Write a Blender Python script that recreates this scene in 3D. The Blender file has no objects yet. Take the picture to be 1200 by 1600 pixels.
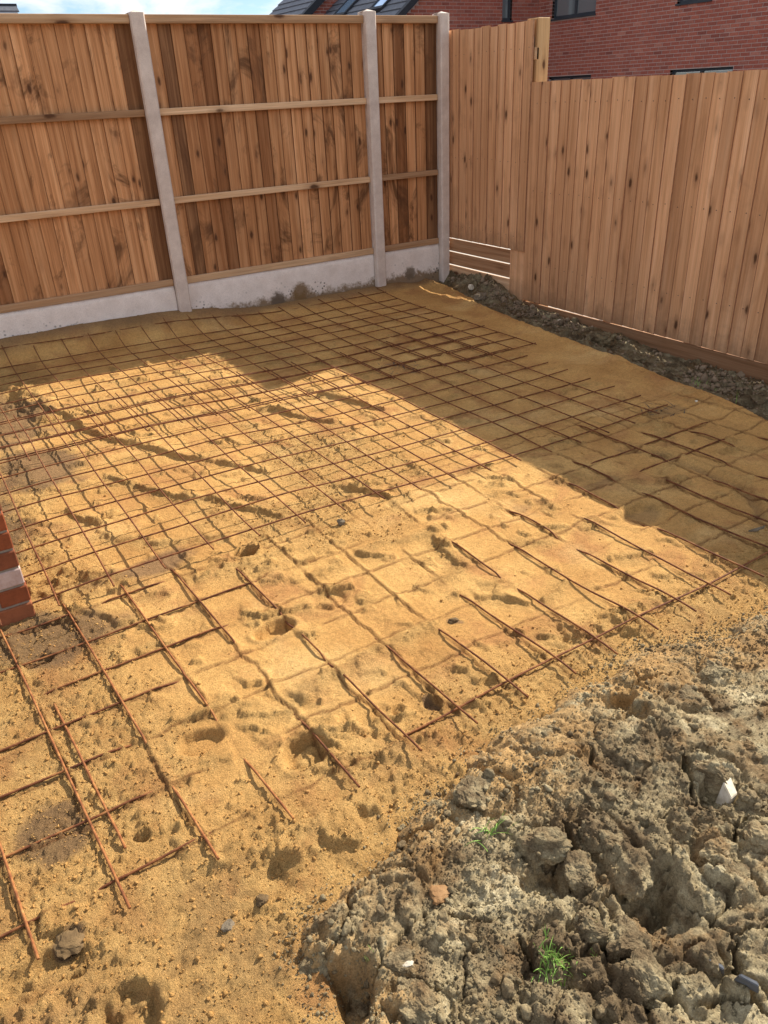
import bpy, math, random
import numpy as np
from mathutils import Vector, Matrix
R = math.radians
random.seed(7)
RNG = np.random.RandomState(11)
scene = bpy.context.scene
COL = scene.collection

# ------------------------------------------------------------ camera
EYE = 1.56
cam_d = bpy.data.cameras.new('camera')
cam = bpy.data.objects.new('camera', cam_d)
COL.objects.link(cam)
scene.camera = cam
CX = np.array([.845, -.533, -.042]); CYD = np.array([-.287, -.386, -.877]); CZF = np.array([.451, .753, -.479])
CX = np.array([0.8454, -0.5325, -0.0423])
CZF = CZF - CX*CZF.dot(CX)/CX.dot(CX); CZF /= np.linalg.norm(CZF); CX /= np.linalg.norm(CX)
CYD = np.cross(CZF, CX)
m = Matrix(((CX[0], -CYD[0], -CZF[0], 0), (CX[1], -CYD[1], -CZF[1], 0), (CX[2], -CYD[2], -CZF[2], EYE), (0, 0, 0, 1)))
cam.matrix_world = m
cam_d.sensor_fit = 'VERTICAL'; cam_d.sensor_height = 36.0
cam_d.lens = 1202/1600*36.0
cam_d.clip_start = .02; cam_d.clip_end = 3000
scene.render.resolution_x = 768; scene.render.resolution_y = 1024

# ------------------------------------------------------------ sky, sun, exposure
SUNV = Vector((1.36, .38, 1.0)).normalized()
elev = math.asin(SUNV.z); azim = math.atan2(SUNV.x, SUNV.y)
world = bpy.data.worlds.new('World'); scene.world = world; world.use_nodes = True
wt = world.node_tree; wt.nodes.clear()
def N(t, kind, **kw):
    n = t.nodes.new(kind)
    for k, v in kw.items(): setattr(n, k, v)
    return n
sky = N(wt, 'ShaderNodeTexSky', sky_type='NISHITA', sun_disc=False)
sky.sun_elevation = elev; sky.sun_rotation = azim; sky.air_density = .8; sky.dust_density = .1; sky.ozone_density = 2.5
tc = N(wt, 'ShaderNodeTexCoord'); mp = N(wt, 'ShaderNodeMapping'); mp.inputs['Scale'].default_value = (1, 1, 2.4)
mp.inputs['Location'].default_value = (3.1, .4, 0.2)
nz = N(wt, 'ShaderNodeTexNoise'); nz.inputs['Scale'].default_value = 7.5; nz.inputs['Detail'].default_value = 9; nz.inputs['Roughness'].default_value = .58
nz.inputs['Distortion'].default_value = .3
cr = N(wt, 'ShaderNodeValToRGB'); cr.color_ramp.elements[0].position = .41; cr.color_ramp.elements[1].position = .54
mx = N(wt, 'ShaderNodeMix', data_type='RGBA'); mx.inputs['B'].default_value = (7.4, 7.7, 8.2, 1)
bg = N(wt, 'ShaderNodeBackground'); bg.inputs['Strength'].default_value = .088
wo = N(wt, 'ShaderNodeOutputWorld')
L = wt.links.new
L(tc.outputs['Generated'], mp.inputs['Vector']); L(mp.outputs[0], nz.inputs['Vector']); L(nz.outputs['Fac'], cr.inputs['Fac'])
L(cr.outputs['Color'], mx.inputs['Factor']); L(sky.outputs[0], mx.inputs['A']); L(mx.outputs['Result'], bg.inputs['Color']); L(bg.outputs[0], wo.inputs[0])

sun_d = bpy.data.lights.new('sun', 'SUN'); sun_d.energy = 5.0; sun_d.angle = R(.53); sun_d.color = (1.0, .93, .80)
sun = bpy.data.objects.new('sun', sun_d); COL.objects.link(sun)
sun.rotation_euler = SUNV.to_track_quat('Z', 'Y').to_euler(); sun.location = (8, 3, 9)
scene.view_settings.view_transform = 'Standard'; scene.view_settings.look = 'None'
scene.view_settings.exposure = 0.72; scene.view_settings.gamma = 1

# ------------------------------------------------------------ material helpers
def mat(name):
    mt = bpy.data.materials.new(name); mt.use_nodes = True
    t = mt.node_tree; t.nodes.clear()
    o = N(t, 'ShaderNodeOutputMaterial'); b = N(t, 'ShaderNodeBsdfPrincipled'); t.links.new(b.outputs[0], o.inputs[0])
    b.inputs['Roughness'].default_value = .85
    b.inputs['Specular IOR Level'].default_value = .25
    return mt, t, b
def noise(t, vec, scale, detail=4, rough=.55, dist=0, out='Fac'):
    n = N(t, 'ShaderNodeTexNoise'); n.inputs['Scale'].default_value = scale; n.inputs['Detail'].default_value = detail
    n.inputs['Roughness'].default_value = rough; n.inputs['Distortion'].default_value = dist
    if vec is not None: t.links.new(vec, n.inputs['Vector'])
    return n.outputs[out]
def ramp(t, fac, stops):
    n = N(t, 'ShaderNodeValToRGB'); e = n.color_ramp.elements
    while len(e) < len(stops): e.new(.5)
    for k, (p, c) in enumerate(stops):
        e[k].position = p
        e[k].color = (c, c, c, 1) if isinstance(c, (int, float)) else (*c, 1)
    t.links.new(fac, n.inputs['Fac']); return n.outputs['Color']
def mixc(t, fac, a, b, mode='MIX'):
    n = N(t, 'ShaderNodeMix', data_type='RGBA', blend_type=mode)
    for s, v in (('Factor', fac), ('A', a), ('B', b)):
        if isinstance(v, (int, float)): n.inputs[s].default_value = v
        elif isinstance(v, tuple): n.inputs[s].default_value = (*v, 1)
        else: t.links.new(v, n.inputs[s])
    return n.outputs['Result']
def math_(t, op, a, b=None, clamp=False):
    n = N(t, 'ShaderNodeMath', operation=op); n.use_clamp = clamp
    for i, v in enumerate((a, b)):
        if v is None: continue
        if isinstance(v, (int, float)): n.inputs[i].default_value = v
        else: t.links.new(v, n.inputs[i])
    return n.outputs[0]
def mapping(t, vec, scale=(1, 1, 1), loc=(0, 0, 0), rot=(0, 0, 0)):
    n = N(t, 'ShaderNodeMapping'); n.inputs['Scale'].default_value = scale; n.inputs['Location'].default_value = loc; n.inputs['Rotation'].default_value = rot
    t.links.new(vec, n.inputs['Vector']); return n.outputs[0]
def bump(t, b, h, strength, dist=.004):
    n = N(t, 'ShaderNodeBump'); n.inputs['Strength'].default_value = strength; n.inputs['Distance'].default_value = dist
    t.links.new(h, n.inputs['Height']); t.links.new(n.outputs[0], b.inputs['Normal'])
def coord(t, which='Object'):
    return N(t, 'ShaderNodeTexCoord').outputs[which]
def attr(t, name, typ='GEOMETRY', out='Fac'):
    n = N(t, 'ShaderNodeAttribute', attribute_type=typ); n.attribute_name = name; return n.outputs[out]

def m_sand():
    mt, t, b = mat('sand'); P = coord(t)
    loose = attr(t, 'loose'); damp = attr(t, 'damp')
    c1 = ramp(t, noise(t, P, 2.3, 5, .6), [(.3, (.43, .222, .072)), (.5, (.55, .305, .102)), (.72, (.64, .388, .140))])
    c2 = ramp(t, noise(t, P, 9, 6, .65), [(.3, (.48, .262, .088)), (.7, (.68, .418, .155))])
    c = mixc(t, loose, c1, c2)
    c = mixc(t, ramp(t, noise(t, P, 3.7, 6, .62, .6), [(.52, 0.), (.66, .7)]), c, (.40, .185, .070))
    c = mixc(t, ramp(t, noise(t, P, 1.9, 5, .6, .4), [(.55, 0.), (.70, .6)]), c, (.68, .44, .18))
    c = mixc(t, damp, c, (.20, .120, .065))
    c = mixc(t, attr(t, 'rusted'), c, (.17, .070, .025))
    sp = ramp(t, noise(t, P, 420, 2, .7), [(.30, .50), (.5, 1.), (.72, 1.35)])
    c = mixc(t, .9, c, sp, 'MULTIPLY')
    sp2 = ramp(t, noise(t, P, 60, 5, .8), [(.28, .66), (.5, 1.), (.75, 1.18)])
    c = mixc(t, .9, c, sp2, 'MULTIPLY')
    t.links.new(c, b.inputs['Base Color'])
    b.inputs['Roughness'].default_value = .95; b.inputs['Specular IOR Level'].default_value = .12
    h = math_(t, 'ADD', math_(t, 'MULTIPLY', noise(t, P, 240, 4, .8), .8), math_(t, 'MULTIPLY', noise(t, P, 75, 5, .75), 1.5))
    h = math_(t, 'MULTIPLY', h, math_(t, 'ADD', math_(t, 'MULTIPLY', loose, .8), .55))
    bump(t, b, h, 1., .0085); return mt
def m_clay(name='clay', shade=1.0, rust=.5):
    mt, t, b = mat(name); P = coord(t)
    c = ramp(t, noise(t, P, 7, 7, .68, .4), [(.26, (.085*shade, .055*shade, .030*shade)), (.42, (.17*shade, .120*shade, .066*shade)), (.56, (.35*shade, .278*shade, .160*shade)), (.71, (.62*shade, .525*shade, .335*shade))])
    c = mixc(t, ramp(t, noise(t, P, 5.1, 6, .65, .8), [(.50, 0.), (.64, rust)]), c, (.24*shade, .125*shade, .045*shade))
    c = mixc(t, math_(t, 'MULTIPLY', attr(t, 'loose'), .8), c, (.50, .29, .11))
    sp = ramp(t, noise(t, P, 240, 3, .75), [(.28, .5), (.5, 1.), (.74, 1.45)])
    c = mixc(t, .85, c, sp, 'MULTIPLY')
    sp2 = ramp(t, noise(t, P, 38, 5, .75), [(.28, .66), (.5, 1.), (.75, 1.22)])
    c = mixc(t, .9, c, sp2, 'MULTIPLY')
    t.links.new(c, b.inputs['Base Color']); b.inputs['Roughness'].default_value = .93; b.inputs['Specular IOR Level'].default_value = .15
    h = math_(t, 'ADD', noise(t, P, 190, 5, .8), math_(t, 'MULTIPLY', noise(t, P, 55, 4, .7), 1.6))
    bump(t, b, h, .9, .006); return mt
def m_plain(name, c0, c1, scale=12, rough=.85, bs=.3, bscale=120, spec=.25, metal=0):
    mt, t, b = mat(name); P = coord(t)
    c = ramp(t, noise(t, P, scale, 6, .62), [(.3, c0), (.7, c1)])
    rnd = N(t, 'ShaderNodeObjectInfo').outputs['Random']
    c = mixc(t, 1., c, ramp(t, rnd, [(0, .82), (1, 1.12)]), 'MULTIPLY')
    t.links.new(c, b.inputs['Base Color']); b.inputs['Roughness'].default_value = rough; b.inputs['Specular IOR Level'].default_value = spec; b.inputs['Metallic'].default_value = metal
    bump(t, b, noise(t, P, bscale, 4, .7), bs, .002); return mt
def m_rust(name='rusty_steel', st=[(.30, (.07, .022, .010)), (.5, (.16, .052, .018)), (.64, (.30, .12, .038)), (.80, (.44, .24, .09))]):
    mt, t, b = mat(name); P = coord(t)
    c = ramp(t, noise(t, P, 26, 6, .7), st)
    t.links.new(c, b.inputs['Base Color']); b.inputs['Roughness'].default_value = .8; b.inputs['Specular IOR Level'].default_value = .3
    bump(t, b, noise(t, P, 500, 3, .7), .5, .001); return mt
def m_wood(name, cols, knot=(.085, .035, .016), rail=False, patch=.0, spread=1., fine=.75, splash=False):
    """sawn softwood: grain runs along local z (or local x for rails); knots lie in bands"""
    mt, t, b = mat(name); P = coord(t)
    rnd = N(t, 'ShaderNodeObjectInfo').outputs['Random']
    batch = attr(t, '["grain"]', 'OBJECT') if False else attr(t, 'grain', 'OBJECT')
    off = N(t, 'ShaderNodeCombineXYZ'); t.links.new(math_(t, 'MULTIPLY', rnd, 37.), off.inputs[1 if rail else 0])
    t.links.new(math_(t, 'MULTIPLY', batch, 1.), off.inputs[0 if rail else 2])
    va = N(t, 'ShaderNodeVectorMath', operation='ADD'); t.links.new(P, va.inputs[0]); t.links.new(off.outputs[0], va.inputs[1]); V = va.outputs[0]
    s = (1.1, 34, 34) if rail else (34, 34, 1.1)
    g1 = noise(t, mapping(t, V, s), 1.0, 6, .6, .35)
    s2 = (3, 130, 130) if rail else (130, 130, 3)
    g2 = noise(t, mapping(t, V, s2), 1.0, 4, .6, .1)
    # knots
    sk = (3.3, 9, 9) if rail else (11, 4, 4.6)
    vo = N(t, 'ShaderNodeTexVoronoi', feature='F1'); vo.inputs['Scale'].default_value = 1.; vo.inputs['Randomness'].default_value = 1.
    warp = N(t, 'ShaderNodeVectorMath', operation='ADD'); t.links.new(mapping(t, V, sk), warp.inputs[0])
    wn = N(t, 'ShaderNodeVectorMath', operation='SCALE'); wn.inputs['Scale'].default_value = .12
    t.links.new(noise(t, V, 22, 3, .6, 0, 'Color'), wn.inputs[0]); t.links.new(wn.outputs[0], warp.inputs[1]); t.links.new(warp.outputs[0], vo.inputs['Vector'])
    kd = vo.outputs['Distance']
    # only some cells hold a knot
    keep = ramp(t, N(t, 'ShaderNodeSeparateColor').outputs[0], [(0, 1.), (1, 1.)]) if False else None
    sc = N(t, 'ShaderNodeSeparateColor'); t.links.new(vo.outputs['Color'], sc.inputs[0])
    kk = math_(t, 'GREATER_THAN', sc.outputs[0], .34)
    core = math_(t, 'MULTIPLY', ramp(t, kd, [(.09, 1.), (.18, 0.)]), kk)
    halo = math_(t, 'MULTIPLY', ramp(t, kd, [(.06, 1.), (.38, 0.)]), kk)
    c = ramp(t, g1, [(.28, cols[0]), (.48, cols[1]), (.70, cols[2])])
    c = mixc(t, fine, c, ramp(t, g2, [(.25, .68), (.5, 1.), (.75, 1.2)]), 'MULTIPLY')
    c = mixc(t, spread, c, ramp(t, rnd, [(0, (.50, .44, .40)), (.16, (.74, .68, .64)), (.4, (.95, .94, .92)), (.6, (1.03, 1.04, 1.05)), (.85, (1.18, 1.2, 1.22)), (1, (1.3, 1.36, 1.42))]), 'MULTIPLY')
    if splash:
        sz = N(t, 'ShaderNodeSeparateXYZ'); t.links.new(P, sz.inputs[0])
        k_ = math_(t, 'ADD', math_(t, 'MULTIPLY', math_(t, 'SUBTRACT', .16, sz.outputs[2]), 2.2), math_(t, 'SUBTRACT', noise(t, V, 9, 5, .75), .5))
        c = mixc(t, ramp(t, k_, [(.0, 0.), (.45, .6)]), c, (.26, .15, .085))
        big = noise(t, mapping(t, V, (.9, .9, .7)), 1., 3, .5)
        c = mixc(t, 1., c, ramp(t, big, [(.35, (.86, .83, .80)), (.62, (1.06, 1.05, 1.04))]), 'MULTIPLY')
    if patch:
        pn = noise(t, mapping(t, V, (2.2, 2.2, 1.3)), 1., 5, .7, 1.4)
        c = mixc(t, ramp(t, pn, [(.54, 0.), (.66, patch)]), c, (.11, .048, .021))
    c = mixc(t, math_(t, 'MULTIPLY', halo, .45), c, tuple(x*1.9 for x in knot))
    c = mixc(t, math_(t, 'MULTIPLY', core, .9), c, knot)
    t.links.new(c, b.inputs['Base Color']); b.inputs['Roughness'].default_value = .78; b.inputs['Specular IOR Level'].default_value = .2
    bump(t, b, math_(t, 'ADD', g2, math_(t, 'MULTIPLY', kd, .3)), .35, .0015); return mt
def m_concrete(name, c0, c1, stain=False):
    mt, t, b = mat(name); P = coord(t)
    c = ramp(t, noise(t, P, 9, 6, .65), [(.3, c0), (.7, c1)])
    c = mixc(t, .7, c, ramp(t, noise(t, P, 180, 4, .75), [(.3, .72), (.5, 1.), (.7, 1.12)]), 'MULTIPLY')
    if stain:
        sx = N(t, 'ShaderNodeSeparateXYZ'); t.links.new(P, sx.inputs[0])
        zz = sx.outputs[2]
        low = math_(t, 'ADD', math_(t, 'MULTIPLY', math_(t, 'SUBTRACT', .165, zz), 3.2), math_(t, 'SUBTRACT', noise(t, P, 9, 6, .75), .56))
        c = mixc(t, ramp(t, low, [(.10, 0.), (.26, .92)]), c, (.22, .135, .065))
        spv = N(t, 'ShaderNodeTexVoronoi'); spv.inputs['Scale'].default_value = 32; t.links.new(P, spv.inputs['Vector'])
        ax = math_(t, 'MULTIPLY', math_(t, 'SUBTRACT', sx.outputs[0], .74), 2.6); az = math_(t, 'MULTIPLY', math_(t, 'SUBTRACT', zz, .13), 9.)
        near = math_(t, 'SUBTRACT', 1., math_(t, 'SQRT', math_(t, 'ADD', math_(t, 'MULTIPLY', ax, ax), math_(t, 'MULTIPLY', az, az))), True)
        spots = math_(t, 'MULTIPLY', ramp(t, spv.outputs['Distance'], [(.20, 1.), (.30, 0.)]), ramp(t, math_(t, 'ADD', noise(t, P, 4.3, 3, .5), math_(t, 'MULTIPLY', near, .5)), [(.54, 0.), (.64, 1.)]))
        spots = math_(t, 'MULTIPLY', spots, ramp(t, zz, [(.10, 1.), (.24, 0.)]))
        c = mixc(t, spots, c, (.075, .05, .035))
        for (px_, pz_, rr_, cc_) in ((2.87, .10, .085, (.20, .115, .045)), (2.66, .07, .07, (.14, .10, .07)), (1.0, .10, .06, (.10, .07, .05)), (3.98, .10, .06, (.17, .125, .085))):
            d1 = math_(t, 'SUBTRACT', sx.outputs[0], px_); d2 = math_(t, 'SUBTRACT', zz, pz_)
            dd = math_(t, 'SQRT', math_(t, 'ADD', math_(t, 'MULTIPLY', d1, d1), math_(t, 'MULTIPLY', d2, d2)))
            dd = math_(t, 'ADD', dd, math_(t, 'MULTIPLY', math_(t, 'SUBTRACT', noise(t, P, 24, 6, .8), .5), .12))
            c = mixc(t, ramp(t, dd, [(rr_*.7, .9), (rr_*1.15, 0.)]), c, cc_)
    t.links.new(c, b.inputs['Base Color']); b.inputs['Roughness'].default_value = .9
    bump(t, b, math_(t, 'ADD', noise(t, P, 160, 4, .75), noise(t, P, 40, 4, .7)), .5, .003); return mt
def m_brick(name, ramp_cols):
    mt, t, b = mat(name); P = coord(t)
    isl = N(t, 'ShaderNodeNewGeometry').outputs['Random Per Island']; rnd = N(t, 'ShaderNodeObjectInfo').outputs['Random']
    r = math_(t, 'FRACT', math_(t, 'ADD', isl, rnd))
    c = ramp(t, r, ramp_cols)
    c = mixc(t, .9, c, ramp(t, noise(t, P, 30, 6, .7), [(.3, .74), (.5, 1.), (.7, 1.2)]), 'MULTIPLY')
    c = mixc(t, ramp(t, noise(t, P, 1.1, 5, .7), [(.55, 0.), (.75, .28)]), c, (.42, .30, .25))
    t.links.new(c, b.inputs['Base Color']); b.inputs['Roughness'].default_value = .88
    bump(t, b, noise(t, P, 160, 4, .7), .4, .002); return mt
def m_glass(name, col, rough=.06):
    mt, t, b = mat(name)
    b.inputs['Base Color'].default_value = (*col, 1); b.inputs['Roughness'].default_value = rough; b.inputs['Specular IOR Level'].default_value = 1.0
    b.inputs['Metallic'].default_value = .0; b.inputs['Coat Weight'].default_value = 1.; b.inputs['Coat Roughness'].default_value = .03
    return mt
def m_mirrorglass(name):
    mt, t, b = mat(name); b.inputs['Base Color'].default_value = (.55, .75, 1., 1); b.inputs['Metallic'].default_value = .75; b.inputs['Roughness'].default_value = .08
    return mt

SAND = m_sand(); CLAY = m_clay('clay', 1.0, .55); SOIL = m_clay('dark_soil', .65, .6)
RUST = m_rust()
RUST_B = m_rust('bright_rusty_steel', [(.30, (.12, .038, .014)), (.5, (.27, .095, .030)), (.64, (.42, .19, .060)), (.80, (.52, .32, .13))])
WOOD_L = m_wood('fence_wood_left', [(.31, .130, .050), (.52, .245, .105), (.67, .36, .175)], patch=.85)
WOOD_D = m_wood('dark_stained_wood', [(.12, .052, .024), (.22, .10, .044), (.36, .185, .085)], patch=.6, spread=.4)
WOOD_R = m_wood('fence_wood_right', [(.52, .26, .122), (.69, .375, .192), (.80, .475, .27)], patch=.15, spread=.45, fine=.45, splash=True)
RAIL = m_wood('rail_wood', [(.40, .225, .115), (.54, .335, .185), (.66, .445, .27)], rail=True)
BOARD = m_wood('board_wood', [(.42, .22, .11), (.60, .35, .19), (.72, .47, .28)], rail=True)
POSTWOOD = m_wood('post_wood', [(.32, .18, .08), (.44, .265, .125), (.54, .35, .18)])
CONC = m_concrete('concrete_post', (.56, .455, .39), (.74, .63, .55))
EDGE = m_plain('shaded_step_edge', (.10, .040, .018), (.17, .070, .030), 30)  # dark side faces: shade between the boards put into the colour
EDGE_SHADE_R = m_plain('shaded_step_edge_right', (.30, .145, .075), (.46, .24, .13), 30)  # same painted shade line, kept paler for the right fence
GRAVEL = m_concrete('gravel_board_concrete', (.74, .64, .57), (.90, .80, .73), stain=True)
BR_FAR = m_brick('far_brick', [(0, (.32, .092, .064)), (.35, (.36, .105, .072)), (.7, (.41, .13, .088)), (.88, (.25, .075, .056)), (1, (.46, .18, .13))])
BR_PIER = m_brick('pier_brick', [(0, (.22, .062, .024)), (.4, (.30, .080, .030)), (.8, (.15, .055, .028)), (1, (.34, .11, .045))])
BR_PALE = m_plain('salt_stained_brick', (.36, .24, .20), (.52, .40, .36), 30)
MORTAR = m_plain('mortar', (.42, .29, .26), (.54, .40, .36), 40)
MORTAR_G = m_plain('grey_mortar', (.20, .165, .13), (.30, .25, .20), 60)
FRAME = m_plain('window_frame_grey', (.035, .042, .052), (.05, .056, .066), 5, .5, .05)
GLASS = m_glass('window_glass', (.16, .18, .19))
SKYGL = m_mirrorglass('skylight_glass')
SLATE = m_plain('roof_slate', (.11, .115, .135), (.17, .175, .20), 8, .6, .3, 60)
FASCIA = m_plain('dark_fascia', (.025, .027, .034), (.035, .037, .045), 8, .6)
PAVE = m_plain('pale_paving', (.50, .47, .42), (.62, .58, .52), 3)
EARTH = m_plain('bare_earth', (.17, .13, .085), (.26, .21, .14), 1.5)
STONE_W = m_plain('pale_stone', (.50, .42, .30), (.78, .71, .59), 45, .8, .5)
STONE_G = m_plain('grey_stone', (.12, .092, .062), (.27, .215, .15), 28, .9, .8, 120, .1)
STONE_B = m_plain('dark_stone', (.055, .045, .038), (.13, .11, .09), 25, .8, .6)
STONE_D = m_plain('damp_earth_clod', (.10, .060, .026), (.20, .125, .055), 35, .8, .8, 60)
STONE_O = m_plain('orange_stone', (.24, .12, .045), (.36, .205, .09), 25, .8, .4)
SLATEC = m_plain('blue_slate', (.075, .078, .088), (.17, .175, .19), 20, .45, .3, 90, .5)
RUBBLE = m_plain('rubble_mix', (.13, .088, .052), (.36, .26, .17), 14, .9, .6)
GRASS = m_plain('grass_blade', (.16, .30, .05), (.32, .50, .10), 30, .6, .05)
DRY = m_plain('dry_grass', (.24, .22, .09), (.34, .30, .13), 30, .7, .05)
METALB = m_plain('brown_metal', (.07, .035, .022), (.11, .06, .04), 20, .6)
METAL = m_plain('steel_fitting', (.42, .42, .42), (.5, .5, .5), 20, .35, .1, 50, .5, .9)

# ------------------------------------------------------------ object helpers
def link(name, me, mt=None, parent=None):
    o = bpy.data.objects.new(name, me); COL.objects.link(o)
    if mt is not None and me is not None and not me.materials: me.materials.append(mt)
    if parent is not None: o.parent = parent
    return o
def thing(name, label, cat, loc=(0, 0, 0), rotz=0, group=None):
    o = bpy.data.objects.new(name, None); COL.objects.link(o); o.empty_display_size = .1
    o.location = loc; o.rotation_euler = (0, 0, rotz); o['label'] = label; o['category'] = cat
    if group: o['group'] = group
    return o
def tag(o, label, cat, group=None):
    o['label'] = label; o['category'] = cat
    if group: o['group'] = group
    return o
def pydata(name, v, f, smooth=False):
    me = bpy.data.meshes.new(name); me.from_pydata([tuple(map(float, p)) for p in v], [], f); me.update()
    if smooth: me.shade_smooth()
    return me
BOXF = [(0, 3, 2, 1), (4, 5, 6, 7), (0, 1, 5, 4), (1, 2, 6, 5), (2, 3, 7, 6), (3, 0, 4, 7)]
def box_vf(x0, x1, y0, y1, z0, z1):
    return [(x0, y0, z0), (x1, y0, z0), (x1, y1, z0), (x0, y1, z0), (x0, y0, z1), (x1, y0, z1), (x1, y1, z1), (x0, y1, z1)]
def box_me(name, *a): return pydata(name, box_vf(*a), BOXF)
def bevel_box_me(name, x0, x1, y0, y1, z0, z1, b=.004):
    import bmesh
    bm = bmesh.new(); vs = [bm.verts.new(p) for p in box_vf(x0, x1, y0, y1, z0, z1)]
    for f in BOXF: bm.faces.new([vs[i] for i in f])
    bmesh.ops.bevel(bm, geom=list(bm.edges), offset=b, segments=1, affect='EDGES')
    me = bpy.data.meshes.new(name); bm.to_mesh(me); bm.free(); return me
def boxes_me(name, bs):
    v = []; f = []
    for b in bs:
        n = len(v); v += box_vf(*b); f += [tuple(i+n for i in q) for q in BOXF]
    return pydata(name, v, f)

# ------------------------------------------------------------ noise in numpy
def hsh(ix, iy, s):
    with np.errstate(over='ignore'):
        h = (ix.astype(np.int64)*374761393 + iy.astype(np.int64)*668265263 + s*1274126177) & 0xffffffff
        h = ((h ^ (h >> 13))*1274126177) & 0xffffffff
        h = (h ^ (h >> 16)); h = (h*2246822519) & 0xffffffff; h = h ^ (h >> 15)
    return h.astype(np.float32)/np.float32(4294967295.)
def vn(x, y, s=0):
    ix = np.floor(x); iy = np.floor(y); fx = (x-ix).astype(np.float32); fy = (y-iy).astype(np.float32)
    ux = fx*fx*(3-2*fx); uy = fy*fy*(3-2*fy)
    a = hsh(ix, iy, s); b = hsh(ix+1, iy, s); c = hsh(ix, iy+1, s); d = hsh(ix+1, iy+1, s)
    return (a+(b-a)*ux+(c-a)*uy+(a-b-c+d)*ux*uy)*2-1
def fbm(x, y, s=0, o=4, g=.5):
    r = 0; A = 1.; tot = 0
    for i in range(o):
        cth, sth = math.cos(.6*i+.3), math.sin(.6*i+.3)
        r = r+A*vn((x*cth-y*sth)*2**i+13.7*i, (x*sth+y*cth)*2**i-7.3*i, s+i); tot += A; A *= g
    return r/tot*1.4
def worley(x, y, s=0, jit=.9):
    ix = np.floor(x); iy = np.floor(y)
    F1 = np.full(x.shape, 9., np.float32); F2 = F1.copy(); idv = np.zeros(x.shape, np.float32); dx1 = idv.copy(); dy1 = idv.copy()
    for i in (-1, 0, 1):
        for j in (-1, 0, 1):
            cx = ix+i; cy = iy+j
            px = cx+.5+jit*(hsh(cx, cy, s)-.5); py = cy+.5+jit*(hsh(cx, cy, s+9)-.5)
            ddx = (x-px).astype(np.float32); ddy = (y-py).astype(np.float32); d = np.sqrt(ddx*ddx+ddy*ddy)
            c = d < F1
            F2 = np.where(c, F1, np.minimum(F2, d)); F1 = np.where(c, d, F1)
            idv = np.where(c, hsh(cx, cy, s+5), idv); dx1 = np.where(c, ddx, dx1); dy1 = np.where(c, ddy, dy1)
    return F1, F2, idv, dx1, dy1
def sst(a, b, x):
    t = np.clip((x-a)/(b-a), 0, 1); return t*t*(3-2*t)
def poly_dist(x, y, pts):
    """distance, signed side (+ towards the sun side), parameter 0..1 along the line"""
    best = np.full(x.shape, 1e9, np.float32); side = np.zeros(x.shape, np.float32); par = side.copy()
    n = len(pts)-1; a0 = np.array(pts[0]); a1 = np.array(pts[-1]); d = a1-a0
    nrm = np.array([-d[1], d[0]]); sg = 1. if nrm[0]*1.36+nrm[1]*.38 > 0 else -1.
    for i in range(n):
        p = pts[i]; q = pts[i+1]; ex = q[0]-p[0]; ey = q[1]-p[1]; l2 = ex*ex+ey*ey+1e-9
        u = ((x-p[0])*ex+(y-p[1])*ey)/l2; tt = np.clip(u, 0, 1)
        qx = x-(p[0]+tt*ex); qy = y-(p[1]+tt*ey); dd = np.sqrt(qx*qx+qy*qy)
        c = dd < best; best = np.where(c, dd, best)
        sd = np.sign(-(y-p[1])*ex*-1.+(x-p[0])*ey*-1.)
        sd = np.sign(ex*(y-p[1])-ey*(x-p[0]))*sg
        side = np.where(c, sd, side); par = np.where(c, (i+tt)/n, par)
    return best, side, par
def smooth_line(pts, it=1):
    for _ in range(it):
        r = [pts[0]]
        for a, b in zip(pts[:-1], pts[1:]):
            r += [(a[0]*.75+b[0]*.25, a[1]*.75+b[1]*.25), (a[0]*.25+b[0]*.75, a[1]*.25+b[1]*.75)]
        r.append(pts[-1]); pts = r
    return pts

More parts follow.
